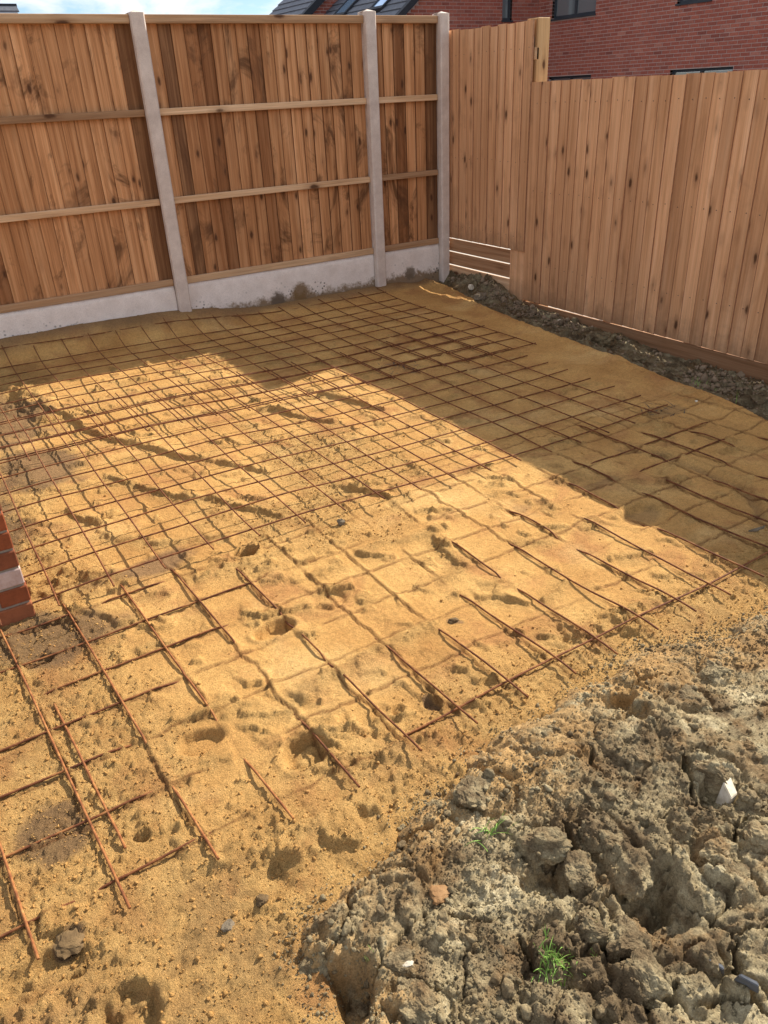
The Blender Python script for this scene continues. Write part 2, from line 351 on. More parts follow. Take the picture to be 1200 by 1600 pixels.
# ------------------------------------------------------------ marks in the ground (metres, read off the site)
SCARPS = [([(0.406,5.123),(0.515,4.691),(0.624,4.476),(0.657,4.166),(0.732,3.965),(0.815,3.828),(0.881,3.675),(0.961,3.516),(1.064,3.381),(1.171,3.235),(1.233,3.099)],0.042,0.16,0.01,0.5),([(0.557,3.586),(0.624,3.449),(0.695,3.28),(0.771,3.144),(0.84,3.061),(0.911,2.986),(0.959,2.883),(1.031,2.792),(1.052,2.706),(1.112,2.614)],0.034,0.1,0.01,1.0),([(1.528,3.911),(1.628,3.87),(1.669,3.65),(1.736,3.55),(1.786,3.452)],0.045,0.12,0.009,0.3),([(1.937,3.961),(2.002,3.81),(2.055,3.607),(2.097,3.446)],0.036,0.12,0.009,0.4),([(1.368,2.837),(1.436,2.762),(1.519,2.637),(1.557,2.524)],0.03,0.12,0.008,0.2),([(0.408,2.989),(0.468,2.881),(0.558,2.777),(0.673,2.724),(0.789,2.67),(0.845,2.604)],0.022,0.07,0.012,1.0),([(0.341,3.314),(0.366,3.181),(0.429,3.073)],0.028,0.08,0.009,0.6),([(0.395,5.222),(0.436,4.793),(0.448,4.469)],0.03,0.2,0.012,0.6),([(1.011,3.356),(1.162,3.528),(1.288,3.534)],0.012,0.06,0.008,0.6),([(1.216,3.664),(1.247,3.565),(1.251,3.49)],0.02,0.06,0.006,0.2),([(1.994,3.553),(1.986,3.436),(1.979,3.324)],0.02,0.05,0.008,0.6),([(1.81,2.819),(1.807,2.706),(1.808,2.645)],0.02,0.05,0.008,1.0),([(1.386,1.734),(1.451,1.721),(1.476,1.646),(1.521,1.59)],0.016,0.1,0.006,0.3),([(0.948,2.083),(1.004,2.057),(1.081,2.026)],0.022,0.12,0.006,0.3),([(0.706,1.419),(0.771,1.403),(0.8,1.348)],0.024,0.09,0.007,0.3),([(0.911,1.514),(0.941,1.497),(0.949,1.44),(0.95,1.397)],0.014,0.05,0.005,0.2),([(1.53,1.486),(1.507,1.426),(1.482,1.383)],0.012,0.04,0.004,0.1),([(0.877,2.214),(0.919,2.22),(0.921,2.167)],0.012,0.05,0.005,0.2),([(0.851,1.619),(0.912,1.606),(0.922,1.566)],0.01,0.06,0.005,0.2),([(2.013,2.464),(2.062,2.41),(2.091,2.347)],0.012,0.06,0.005,0.2),([(1.927,2.291),(2.011,2.305),(2.02,2.222)],0.012,0.06,0.005,0.3),([(2.069,2.163),(2.06,2.082),(2.048,2.042)],0.018,0.06,0.006,1.0),([(1.508,2.178),(1.47,1.999),(1.496,1.913)],0.016,0.08,0.008,1.0),([(1.468,2.778),(1.555,2.811),(1.551,2.707)],0.01,0.06,0.005,0.2),([(2.189,1.829),(2.261,1.862),(2.358,1.881),(2.414,1.839),(2.457,1.785)],0.022,0.08,0.006,0.3),([(2.245,2.191),(2.357,2.186),(2.45,2.148),(2.481,2.012),(2.513,1.889)],0.01,0.08,0.007,0.3),([(0.473,1.127),(0.505,1.122),(0.531,1.077)],0.03,0.1,0.007,0.3),([(0.334,1.173),(0.376,1.167),(0.414,1.125)],0.02,0.09,0.007,0.3),([(-0.143,1.291),(-0.093,1.274),(-0.049,1.234)],0.018,0.09,0.007,0.6),([(0.385,2.429),(0.467,2.429),(0.5,2.371)],0.014,0.05,0.006,0.9),([(0.055,2.716),(0.118,2.695),(0.178,2.602)],0.02,0.07,0.006,0.9),([(0.173,2.524),(0.241,2.438),(0.295,2.39),(0.307,2.31)],0.025,0.06,0.007,0.6),([(0.164,1.25),(0.227,1.231),(0.281,1.21)],0.02,0.09,0.007,0.4),([(-0.06,1.035),(-0.061,1.079),(-0.018,1.096),(0.039,1.066)],0.035,0.12,0.012,1.0)]
RIDGES = [([(0.636,1.625),(0.789,1.656),(0.911,1.669),(1.017,1.684),(1.183,1.691)],0.014,0.035,0.9),([(0.408,5.561),(0.499,4.743),(0.608,4.403)],0.008,0.06,0.9),([(2.729,2.317),(2.831,2.21),(2.833,2.026),(2.841,1.859),(2.839,1.719),(2.736,1.577),(2.637,1.496)],-0.012,0.022,0.2),([(2.758,2.372),(2.879,2.24),(2.896,2.058),(2.897,1.875),(2.88,1.711),(2.761,1.559)],0.009,0.02,0.5),([(1.199,2.208),(1.329,2.23),(1.424,2.191),(1.585,2.198)],0.008,0.03,1.0),([(0.196,2.743),(0.323,2.678),(0.425,2.525)],0.018,0.05,1.0),([(0.616,2.439),(0.759,2.416),(0.898,2.315)],0.01,0.05,1.0),([(0.619,1.36),(0.743,1.302),(0.911,1.271)],0.012,0.05,1.0),([(1.593,1.365),(1.803,1.365),(1.931,1.366)],0.014,0.04,0.9),([(0.372,1.195),(0.511,1.165),(0.643,1.143)],0.02,0.07,1.0),([(0.242,2.737),(0.187,3.068),(0.195,3.401)],0.012,0.05,1.0),([(1.186,1.298),(1.352,1.286),(1.511,1.284)],0.01,0.04,1.0)]
PITS = [(0.846,2.477,0.05,0.04,0.055),(0.738,1.964,0.07,0.045,0.04),(0.35,1.63,0.075,0.045,0.024),(0.572,1.426,0.075,0.055,0.03),(2.325,1.794,0.12,0.09,0.018),(0.963,1.388,0.03,0.025,0.02),(0.869,1.415,0.025,0.02,0.015),(1.271,2.449,0.02,0.02,0.02),(1.968,2.151,0.09,0.07,0.008),(1.556,1.171,0.022,0.018,0.05),(0.966,2.012,0.08,0.06,0.012),(0.09,2.433,0.1,0.06,0.018),(0.038,2.266,0.05,0.03,0.015),(0.382,4.903,0.2,0.22,0.03),(0.686,3.036,0.12,0.1,0.008),(0.691,2.438,0.06,0.04,0.01),(1.498,1.412,0.04,0.05,0.008),(0.792,1.413,0.07,0.05,0.012),(0.03,1.561,0.1,0.06,0.008),(0.116,1.411,0.02,0.015,0.015),(-0.148,1.198,0.1,0.05,0.02),(-0.028,1.014,0.07,0.08,0.03)]
BORDER = [(2.378,1.067),(2.175,1.121),(1.906,1.142),(1.768,1.179),(1.659,1.237),(1.445,1.22),(1.318,1.223),(1.178,1.206),(1.026,1.191),(0.899,1.181),(0.833,1.135),(0.706,1.123),(0.623,1.111),(0.572,1.059),(0.437,1.031),(0.343,1.003),(0.294,0.951),(0.292,0.874),(0.274,0.786),(0.258,0.706)]
LUMPS = [(0.878,0.83,0.055,0.055),(0.905,0.748,0.045,0.045),(1.007,0.769,0.055,0.06),(0.997,0.685,0.06,0.05),(1.365,0.752,0.055,0.05),(1.219,0.667,0.06,0.045),(1.179,0.602,0.05,0.05),(1.278,0.571,0.035,0.04),(1.148,0.546,0.05,0.05),(0.836,0.641,0.045,0.045),(0.88,0.579,0.05,0.04),(1.361,0.659,0.03,0.035),(0.73,0.642,0.06,0.05),(0.763,0.578,0.04,0.045),(0.841,0.504,0.05,0.045),(0.902,0.449,0.045,0.04),(0.971,0.459,0.035,0.055),(0.981,0.389,0.03,0.05),(0.665,0.564,0.06,0.05),(0.749,0.515,0.04,0.03),(0.853,1.03,0.07,0.045),(0.704,0.985,0.04,0.03),(0.856,0.914,0.05,0.045),(0.638,0.968,0.05,0.035),(0.3,0.895,0.06,0.05),(0.369,0.797,0.06,0.05),(0.441,0.705,0.05,0.045),(0.454,0.792,0.06,0.03),(1.369,1.128,0.04,0.05),(1.23,1.136,0.045,0.045),(1.466,1.134,0.05,0.04),(1.445,1.033,0.05,0.045),(1.546,0.962,0.05,0.035),(1.705,1.0,0.05,0.03),(1.635,0.885,0.05,0.035),(0.964,1.066,0.05,0.035),(1.09,1.086,0.05,0.03),(1.258,0.889,0.06,0.035),(1.4,0.928,0.05,0.03),(0.578,0.789,0.06,0.02),(0.711,0.786,0.06,0.025),(1.512,0.74,0.05,0.04),(1.06,0.466,0.05,0.03),(0.578,0.665,0.07,0.03)]
CPITS = [(0.993,0.629,0.07,0.06,0.05),(0.314,0.808,0.1,0.08,0.07),(1.37,1.073,0.06,0.04,0.04),(0.986,0.572,0.08,0.05,0.03),(0.826,0.769,0.07,0.05,0.03),(1.332,0.708,0.08,0.04,0.03),(1.375,1.008,0.05,0.03,0.03)]
CRACKS = [([(1.346,0.834),(1.331,0.806),(1.295,0.769),(1.256,0.714)],0.008,0.05),([(1.256,0.714),(1.26,0.645),(1.303,0.633),(1.361,0.598)],0.005,0.04),([(0.953,0.843),(0.929,0.797),(0.872,0.728)],0.01,0.05),([(0.833,0.852),(0.856,0.802),(0.905,0.793),(0.895,0.751)],0.006,0.04),([(1.279,0.633),(1.222,0.599)],0.006,0.03),([(0.85,0.604),(0.852,0.563),(0.829,0.517),(0.812,0.471)],0.014,0.07),([(1.016,0.454),(0.993,0.408),(0.972,0.338)],0.012,0.06),([(1.04,0.51),(1.103,0.519),(1.14,0.53)],0.005,0.03),([(1.174,0.978),(1.133,0.916)],0.008,0.04),([(1.476,0.929),(1.552,0.916),(1.662,0.854)],0.004,0.03),([(1.085,0.797),(1.101,0.743),(1.179,0.744)],0.004,0.03),([(0.606,0.827),(0.632,0.783),(0.687,0.755)],0.005,0.03),([(0.593,1.035),(0.659,1.026),(0.728,1.018)],0.007,0.03),([(0.707,0.708),(0.676,0.634)],0.01,0.05),([(0.628,0.812),(0.676,0.806),(0.717,0.77)],0.003,0.02),([(0.878,0.414),(0.902,0.411),(0.957,0.382)],0.006,0.04)]
SOILX = [(4.142,5.716),(3.917,4.924),(3.814,4.37),(3.754,3.767),(3.704,3.257),(3.617,2.783),(3.611,2.515),(3.529,2.215),(3.411,1.886)]

SOILX = [(a+(.08 if b < 4.6 else .05), b) for a, b in SOILX]
for lst, reach in ((SCARPS, .5), (RIDGES, .25)):
    for i, f in enumerate(lst): lst[i] = (smooth_line(f[0], 2),)+f[1:]
# small random boot and board marks in the sand
RIDGES = [(a, (b*1.7 if b < 0 else b), c, d) for a, b, c, d in RIDGES]
SCARPS = [(a, (b*.5 if b > .019 else b*.65), c*.8, d*.6, max(e, .5)) for a, b, c, d, e in SCARPS]
rr = random.Random(5)
for _ in range(620):
    x, y = rr.uniform(0, 3.6), rr.uniform(1.25, 5.4); r = rr.choice((1, 1, 1.5))*rr.uniform(.015, .06); a0 = rr.uniform(0, 2*math.pi); sp = rr.uniform(.6, 1.6)
    pts = [(x+r*math.cos(a0+sp*k/5), y+r*.8*math.sin(a0+sp*k/5)) for k in range(6)]
    SCARPS.append((pts, rr.uniform(.005, .015)*(1. if x < 2.2 else .5), rr.uniform(.025, .07), rr.uniform(.002, .005), rr.random()))
for _ in range(170):
    x, y = rr.uniform(0, 3.2), rr.uniform(1.25, 5.2); a0 = rr.uniform(-.9, .5); l = rr.uniform(.05, .22)
    pts = [(x+l*k/4*math.cos(a0)+rr.uniform(-.008, .008), y+l*k/4*math.sin(a0)+rr.uniform(-.012, .012)) for k in range(5)]
    SCARPS.append((pts, rr.uniform(.006, .014), .04, .003, .8))
# near reinforcement sheet, mostly trodden into the sand: (x at y=1.33, lean, exposed stretches)
FA = [(-.35, []), (-.16, [(1.2, 1.72)]), (.035, [(1.2, 2.0), (1.93, 2.54)]), (.24, [(1.2, 1.47), (1.72, 2.52)]), (.435, [(1.2, 1.45), (1.71, 1.89), (1.93, 2.52)]),
      (.62, [(1.2, 1.50), (1.98, 2.5)]), (.81, [(1.2, 1.64), (1.76, 1.92), (2.03, 2.36)]), (1.0, [(1.2, 1.67)]), (1.185, [(1.2, 1.63)]), (1.37, [(1.2, 1.74)]),
      (1.55, [(1.2, 1.66), (1.80, 2.05)]), (1.73, [(1.2, 1.9)]), (1.91, [(1.2, 1.72), (1.9, 2.1)]), (2.09, [(1.2, 1.9)]), (2.27, [(1.2, 1.68), (1.9, 2.15)]), (2.45, [(1.2, 1.9), (2.1, 2.3)]),
      (2.62, [(1.2, 1.95)]), (2.79, [(1.2, 1.8), (2.1, 2.62)]), (2.97, [(1.2, 1.7), (1.9, 2.35)]), (3.16, [(1.2, 1.6), (2.0, 2.2)]), (3.35, [(1.75, 1.95)]), (3.54, [])]
FB = [(1.325, [(-.5, -.08), (.0, .24), (.80, 3.6)]), (1.53, [(-.5, .16)]), (1.725, [(-.5, .14)]), (1.905, [(-.5, .34)]), (2.085, [(-.5, -.2), (.03, .58), (2.62, 3.2)]),
      (2.275, [(-.5, .76), (2.5, 3.3)]), (2.475, [(-.5, .2), (.30, .5)]), (2.67, [(-.5, -.2)])]
def fa_x(x0, y): return x0-.062*max(0., 1-x0/1.8)*(y-1.33)

def loose_mask(x, y):
    l = sst(-.05, .55, fbm(x*1.7, y*1.7, 31, 5, .6))
    near = 1-sst(1.15, 1.6, y+.12*fbm(x*3, y*3, 37, 3)-.1*np.clip(1-x, 0, 1))
    left = (1-sst(.05, .45, x+.1*fbm(x*4, y*4, 39, 3)))*(1-sst(3.2, 3.8, y))
    l = np.maximum(l*(1-sst(2., 2.6, x)*.75), np.maximum(near, left*.9))
    return np.clip(l, 0, 1)
def sand_h(x, y, extra=False):
    x = x.astype(np.float32); y = y.astype(np.float32)
    h = .012*fbm(x*.9+3, y*.9, 1, 3) + .005*fbm(x*4, y*4, 3, 3)
    loose = loose_mask(x, y)
    wx = x+.012*fbm(x*14, y*14, 51, 3); wy = y+.012*fbm(x*14+50, y*14, 52, 3)
    cl = fbm(x*22, y*22, 60, 4, .6); clb = fbm(x*9, y*9, 62, 3, .6)
    add = np.zeros_like(h)
    for pts, H, fall, w, clump in SCARPS:
        xs = [p[0] for p in pts]; ys = [p[1] for p in pts]; R_ = fall*2.6+.03
        mk = (x > min(xs)-R_) & (x < max(xs)+R_) & (y > min(ys)-R_) & (y < max(ys)+R_)
        if not mk.any(): continue
        d, s, p = poly_dist(wx[mk], wy[mk], pts)
        t = d*s; sg = 1/(1+np.exp(-np.clip(t/(w*.5), -20, 20)))
        pr = sg*np.exp(-np.maximum(t, 0)/fall*1.2) - .30*(1-sg)*np.exp(-np.maximum(-t, 0)/(fall*.5))
        taper = sst(0, .12, p)*(1-sst(.88, 1, p))
        inside = np.clip(1-np.maximum(0, d/R_-.6)/.4, 0, 1)
        a = H*pr*taper*inside
        a = a*(1+clump*.75*cl[mk]+.5*clb[mk])
        add[mk] += a
        loose[mk] = np.maximum(loose[mk], clump*np.exp(-(d/.035)**2)*taper)
    rut = np.zeros_like(h)
    for pts, H, w, clump in RIDGES:
        xs = [p[0] for p in pts]; ys = [p[1] for p in pts]; R_ = w*3
        mk = (x > min(xs)-R_) & (x < max(xs)+R_) & (y > min(ys)-R_) & (y < max(ys)+R_)
        if not mk.any(): continue
        d, s, p = poly_dist(wx[mk], wy[mk], pts)
        a = H*np.exp(-(d/w)**2)*sst(0, .1, p)*(1-sst(.9, 1, p))*(1+clump*.9*cl[mk])
        add[mk] += a; loose[mk] = np.maximum(loose[mk], clump*np.exp(-(d/w)**2))
        if H < 0: rut[mk] = np.maximum(rut[mk], .45*np.exp(-(d/w)**2)*(1+.5*cl[mk]))
    for (px, py, rx, ry, dp) in PITS:
        R_ = max(rx, ry)*2.2; mk = (abs(x-px) < R_) & (abs(y-py) < R_)
        if not mk.any(): continue
        q = np.sqrt(((wx[mk]-px)/rx)**2+((wy[mk]-py)/ry)**2)+.16*clb[mk]+.06*cl[mk]
        add[mk] += -dp*(1-sst(.72, 1.0, q))*(.8+.2*q) + dp*.22*np.exp(-((q-1.18)/.16)**2)*(1+.8*cl[mk])
    h = h+add
    # buried bars telegraph through as faint ribs and slots
    rib = np.zeros_like(h)
    brk = sst(-.5, .1, fbm(x*5, y*5, 71, 3)); reg = sst(1.25, 1.35, y)*(1-sst(2.5, 2.75, y))*(1-sst(3.6, 3.7, x))
    for x0, ex in FA:
        lean = .062*max(0., 1-x0/1.8); d = wx-(x0-lean*(wy-1.33)); mk = abs(d) < .04
        rib[mk] += (.005*np.exp(-((d[mk]-.003)/.011)**2)-.0065*np.exp(-((d[mk]+.005)/.004)**2))
    for y0, ex in FB[1:]:
        d = wy-y0; mk = abs(d) < .04
        rib[mk] += (.004*np.exp(-((d[mk]-.003)/.011)**2)-.005*np.exp(-((d[mk]+.004)/.004)**2))
    h = h+rib*brk*reg
    # banks along the fence and rough margins
    e = fbm(x*6, y*6, 81, 4)*.05
    bank = (.095*(1-sst(1.6, 2.6, x))+.05)*(1-sst(3.7, 4.2, x))
    h = h+bank*sst(5.62, 5.97, y+e)
    h = h-.16*sst(-.02, .18, x-np.interp(y, [p[1] for p in SOILX[::-1]], [p[0] for p in SOILX[::-1]])-e*.8)
    lip = x-np.interp(y, [p[1] for p in SOILX[::-1]], [p[0] for p in SOILX[::-1]])
    h = h+.022*np.exp(-((lip+.06+e)/.06)**2)*(1+.5*cl)
    # grain scale
    F1, F2, i1, _, _ = worley(x*50+.4*fbm(x*60, y*60, 88, 2), y*50, 90); F1b, _, i2, _, _ = worley(x*105+9, y*105, 95)
    cr = (1-sst(.22, .55, F1))*sst(.55, .9, i1)*.009+(1-sst(.2, .55, F1b))*sst(.35, .9, i2)*.0055
    clus = sst(-.25, .35, fbm(x*8, y*8, 89, 3))
    h = h+cr*loose*(.25+.9*clus)+.0024*fbm(x*75, y*75, 97, 3)*(.2+.9*loose)+.004*loose*fbm(x*17, y*17, 96, 4, .65)
    nr = (1-sst(1.0, 1.45, y+.2*fbm(x*2.5, y*2.5, 111, 3)))
    g1, g2, gi, gx, gy = worley(wx*23, wy*23, 112)
    h = h+nr*((1-sst(.25, .6, g1))*sst(.45, .9, gi)*.010*(.4+.6*clus)+.008*fbm(x*13, y*13, 113, 4, .6))
    # flat dried plates between
    q1, q2, qi, qx, qy = worley(wx*7.5, wy*7.5, 99); 
    h = h-.0035*(1-sst(.0, .035, q2-q1))*(1-loose)*sst(-.2, .3, fbm(x*2.1, y*2.1, 98, 3))
    h = h+(.004*(qi-.5)+.004*(qx*(qi-.3)))*(1-loose*.5)
    damp = np.maximum(rut, .32*nr*sst(-.05, .45, fbm(x*7, y*7, 117, 4, .6)))
    for (px, py, rx, ry) in ((2.32, 1.80, .11, .06), (1.97, 2.15, .05, .03), (3.3, 2.5, .12, .06), (2.35, 2.1, .14, .035), (.45, 2.62, .2, .06)):
        q = np.sqrt(((wx-px)/rx)**2+((wy-py)/ry)**2)+.5*fbm(x*16, y*16, 48, 4); damp = np.maximum(damp, .38*(1-sst(.5, 1.1, q)))
    for (px, py, rx, ry) in ((.10, 2.38, .26, .17), (.33, 4.75, .27, .55), (-.06, 1.55, .10, .12), (.55, 2.62, .16, .10), (.35, 3.85, .22, .30), (.0, 3.3, .2, .4)):
        q = np.sqrt(((wx-px)/rx)**2+((wy-py)/ry)**2)+.35*fbm(x*7, y*7, 44, 4)
        damp = np.maximum(damp, .8*(1-sst(.6, 1.05, q)))
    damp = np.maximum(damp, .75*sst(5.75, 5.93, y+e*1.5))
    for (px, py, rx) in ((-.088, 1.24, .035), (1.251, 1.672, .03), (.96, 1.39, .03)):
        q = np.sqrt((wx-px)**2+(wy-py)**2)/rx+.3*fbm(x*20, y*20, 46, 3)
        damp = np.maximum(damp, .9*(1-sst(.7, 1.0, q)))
    if len(x) > 3: h = h-.13*sst(.03, .09, border_sd(x, y))
    if extra:
        ru = np.zeros_like(h)
        for x0, ex in FA:
            lean = .062*max(0., 1-x0/1.8); d = wx-(x0-lean*(wy-1.33)); mk = abs(d) < .02; ru[mk] = np.maximum(ru[mk], np.exp(-((d[mk]+.003)/.0045)**2))
        for y0, ex in FB:
            d = wy-y0; mk = abs(d) < .02; ru[mk] = np.maximum(ru[mk], np.exp(-((d[mk]+.003)/.0045)**2))
        ru = ru*(.25+.75*brk)*sst(1.2, 1.3, y)*(1-sst(2.6, 2.9, y))*.8*(1-sst(3.6, 3.7, x))
        return h, loose, damp, ru
    return h
BX = [p[0] for p in BORDER[::-1]]; BY = [p[1] for p in BORDER[::-1]]
def border_sd(x, y):
    """positive inside the clay"""
    d = np.full(x.shape, 1e9, np.float32); pts = [(4.5, .9), (2.8, 1.0)]+BORDER+[(.22, .3), (.18, -.4)]
    inside = np.zeros(x.shape, bool)
    poly = pts+[(4.5, -.4)]
    n = len(poly)
    for i in range(n):
        x1, y1 = poly[i]; x2, y2 = poly[(i+1) % n]
        c = ((y1 > y) != (y2 > y)) & (x < (x2-x1)*(y-y1)/((y2-y1) if abs(y2-y1) > 1e-9 else 1e-9)+x1); inside ^= c
    for (p, q) in zip(pts[:-1], pts[1:]):
        ex, ey = q[0]-p[0], q[1]-p[1]; t = np.clip(((x-p[0])*ex+(y-p[1])*ey)/(ex*ex+ey*ey+1e-9), 0, 1)
        d = np.minimum(d, np.hypot(x-p[0]-t*ex, y-p[1]-t*ey))
    return np.where(inside, d, -d)
def clods(x, y, sc, s, amp, gap=.12):
    """broken lumps: each cell its own height, tilt and domed shoulders"""
    wx = x+.16/sc*fbm(x*sc*2.2, y*sc*2.2, s+1, 3, .6); wy = y+.16/sc*fbm(x*sc*2.2+40, y*sc*2.2, s+2, 3, .6)
    F1, F2, i, dx, dy = worley(wx*sc, wy*sc, s)
    e = F2-F1
    body = sst(0, gap*1.5, e)*(.86+.14*np.sqrt(np.clip(e*1.2, 0, 1)))
    tilt = dx*(i*2-1)+dy*(np.mod(i*7.3, 1)*2-1)
    return amp*body*(.15+.95*np.mod(i*3.7, 1)**1.5+tilt*.8), e
def clay_h(x, y, extra=False):
    x = x.astype(np.float32); y = y.astype(np.float32)
    sd = border_sd(x+.035*fbm(x*9, y*9, 201, 4), y+.035*fbm(x*9+30, y*9, 202, 4))
    h = -.02+.055*sst(-.01, .10, sd)+.02*fbm(x*2.3, y*2.3, 210, 3)*sst(0, .1, sd)
    rough = sst(-.15, .45, fbm(x*3.1, y*3.1, 211, 4)+.05)      # flat cracked skin against heaps of clods
    far = 1-sst(.85, 1.25, y)*.35
    a, e1 = clods(x, y, 6.0, 220, .018, .06); b_, e2 = clods(x, y, 16, 230, .009); c_, e3 = clods(x, y, 42, 240, .0060); d_, _ = clods(x, y, 100, 250, .0038)
    h = h+sst(-.02, .06, sd)*far*(a*(.35+.65*rough)+b_*(.10+.9*rough)+c_*(.08+.92*rough)+d_*(.25+.75*rough))
    wx = x+.020*fbm(x*19, y*19, 260, 4, .6); wy = y+.020*fbm(x*19+60, y*19, 261, 4, .6)
    rk = fbm(x*30, y*30, 263, 4, .6)
    for lk, (px, py, r, H) in enumerate(LUMPS):
        if lk > 19 and lk not in (20, 24, 26, 32, 33): H = H*.35
        R_ = r*2; mk = (abs(x-px) < R_) & (abs(y-py) < R_)
        if not mk.any(): continue
        ang = (px*91.7+py*57.3) % 3.14; ca, sa = math.cos(ang), math.sin(ang)
        u = ((wx[mk]-px)*ca+(wy[mk]-py)*sa)/(r*1.12); v = (-(wx[mk]-px)*sa+(wy[mk]-py)*ca)/(r*.82)
        q = (np.abs(u)**2.6+np.abs(v)**2.6)**(1/2.6)
        prof = (1-sst(.62, 1.08, q))*(.8+.2*(1-q)+.28*u*math.sin(px*40)+.28*v*math.cos(py*33))
        h[mk] += H*.30*prof*(1+.22*rk[mk]) - H*.30*np.exp(-((q-1.12)/.16)**2)
    for (px, py, rx, ry, dp) in CPITS:
        R_ = max(rx, ry)*1.8; mk = (abs(x-px) < R_) & (abs(y-py) < R_)
        if not mk.any(): continue
        q = np.sqrt(((wx[mk]-px)/rx)**2+((wy[mk]-py)/ry)**2); h[mk] -= dp*1.35*(1-sst(.6, 1.1, q))
    for pts, w, dp in CRACKS:
        xs = [p[0] for p in pts]; ys = [p[1] for p in pts]
        mk = (x > min(xs)-.06) & (x < max(xs)+.06) & (y > min(ys)-.06) & (y < max(ys)+.06)
        if not mk.any(): continue
        d, s, p = poly_dist(x[mk]+.012*fbm(x[mk]*25, y[mk]*25, 270, 3), y[mk]+.012*fbm(x[mk]*25+9, y[mk]*25, 271, 3), pts)
        ww = w*(.5+.5*np.sin(np.pi*np.clip(p, .03, .97))); h[mk] -= dp*(1-sst(.45, 1.0, d/ww))
    h = h-.030*(1-sst(.0, .045, worley(wx*4.6+3, wy*4.6, 283)[1]-worley(wx*4.6+3, wy*4.6, 283)[0]))*sst(-.15, .25, fbm(x*2.7, y*2.7, 284, 3))*sst(0, .08, sd)
    # hairline drying cracks on the flat skin
    F1, F2, i, _, _ = worley(wx*11, wy*11, 280)
    h = h-.012*(1-sst(.0, .03, F2-F1))*(1-rough*.6)*sst(0, .05, sd)
    h = h+.0022*fbm(x*75, y*75, 290, 3)
    h = h-.16*(1-sst(-.05, .0, sd))
    if extra:
        dust = (1-sst(.0, .30, sd+.16*fbm(x*4, y*4, 295, 4)))*.9*sst(-.35, .25, rk+.35)
        return h, dust
    return h
def soil_x(y): return np.interp(y, [p[1] for p in SOILX[::-1]], [p[0] for p in SOILX[::-1]])
def soil_h(x, y):
    x = x.astype(np.float32); y = y.astype(np.float32)
    d = x-soil_x(y)+.04*fbm(x*9, y*9, 301, 3)
    # level against the fence, read off the foot of the boards
    lvl = np.interp(y, [1.5, 2.4, 3.0, 3.6, 4.3, 4.9, 5.1, 5.3, 5.6, 6.0], [-.16, -.125, -.115, -.105, -.095, -.070, -.01, .06, .13, .11])
    h = np.where(x > 0, lvl, 0)*sst(.05, .38, d)-.05*(1-sst(.05, .38, d))-.035*sst(0, .12, d)*(1-sst(3.2, 4.2, y))
    a, _ = clods(x, y, 10, 310, .040); b_, _ = clods(x, y, 24, 320, .020); c_, _ = clods(x, y, 60, 330, .009)
    h = h+(a+b_+c_)*sst(-.02, .06, d)*(.55+.45*sst(-.2, .3, fbm(x*3, y*3, 340, 3)))
    return h-.12*(1-sst(-.06, .0, d))+.0022*fbm(x*70, y*70, 350, 3)

def grid_mesh(name, xs, ys, hf, attrs=None, flat_shade=False):
    X, Y = np.meshgrid(xs, ys); shp = X.shape
    res = hf(X.ravel(), Y.ravel())
    if isinstance(res, tuple): Z, at = res[0], res[1:]
    else: Z, at = res, ()
    n = X.size; co = np.empty((n, 3), np.float32); co[:, 0] = X.ravel(); co[:, 1] = Y.ravel(); co[:, 2] = Z
    ny, nx = shp; idx = np.arange(n, dtype=np.int32).reshape(shp)
    q = np.stack([idx[:-1, :-1], idx[:-1, 1:], idx[1:, 1:], idx[1:, :-1]], -1).reshape(-1, 4)
    me = bpy.data.meshes.new(name); me.vertices.add(n); me.vertices.foreach_set('co', co.ravel())
    me.loops.add(q.size); me.loops.foreach_set('vertex_index', q.ravel())
    me.polygons.add(len(q)); me.polygons.foreach_set('loop_start', np.arange(0, q.size, 4, dtype=np.int32)); me.polygons.foreach_set('loop_total', np.full(len(q), 4, np.int32))
    me.update(calc_edges=True)
    if not flat_shade: me.shade_smooth()
    for nm, v in zip(attrs or (), at):
        a = me.attributes.new(nm, 'FLOAT', 'POINT'); a.data.foreach_set('value', v.astype(np.float32))
    return me
def graded(a, b, s0, s1):
    """steps growing from s0 at a to s1 at b"""
    out = [a]; 
    while out[-1] < b:
        k = (out[-1]-a)/(b-a); out.append(out[-1]+s0+(s1-s0)*k)
    out[-1] = b; return np.array(out)

# ------------------------------------------------------------ ground
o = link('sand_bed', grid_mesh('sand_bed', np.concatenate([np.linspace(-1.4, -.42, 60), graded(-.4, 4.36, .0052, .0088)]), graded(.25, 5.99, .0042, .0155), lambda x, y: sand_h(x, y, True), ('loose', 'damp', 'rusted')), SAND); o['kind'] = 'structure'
o = link('clay_soil', grid_mesh('clay_soil', graded(.0, 2.9, .0036, .0060), graded(.12, 1.42, .0034, .0042), lambda x, y: clay_h(x, y, True), ('loose',), True), CLAY); o['kind'] = 'structure'
o = link('soil_verge', grid_mesh('soil_verge', np.arange(3.2, 4.42, .0095), np.arange(1.6, 5.99, .0105), soil_h, None, True), SOIL); o['kind'] = 'structure'
def flat(name, x0, x1, y0, y1, z, mt):
    o = link(name, pydata(name, [(x0, y0, z), (x1, y0, z), (x1, y1, z), (x0, y1, z)], [(0, 1, 2, 3)]), mt); o['kind'] = 'structure'; return o
flat('ground', -900, 900, -900, 900, -.46, EARTH)
flat('garden_ground', -6, 4.60, -5, 6.15, -.22, EARTH)
flat('neighbour_path', 4.62, 6.4, -5, 8.5, -.10, PAVE)

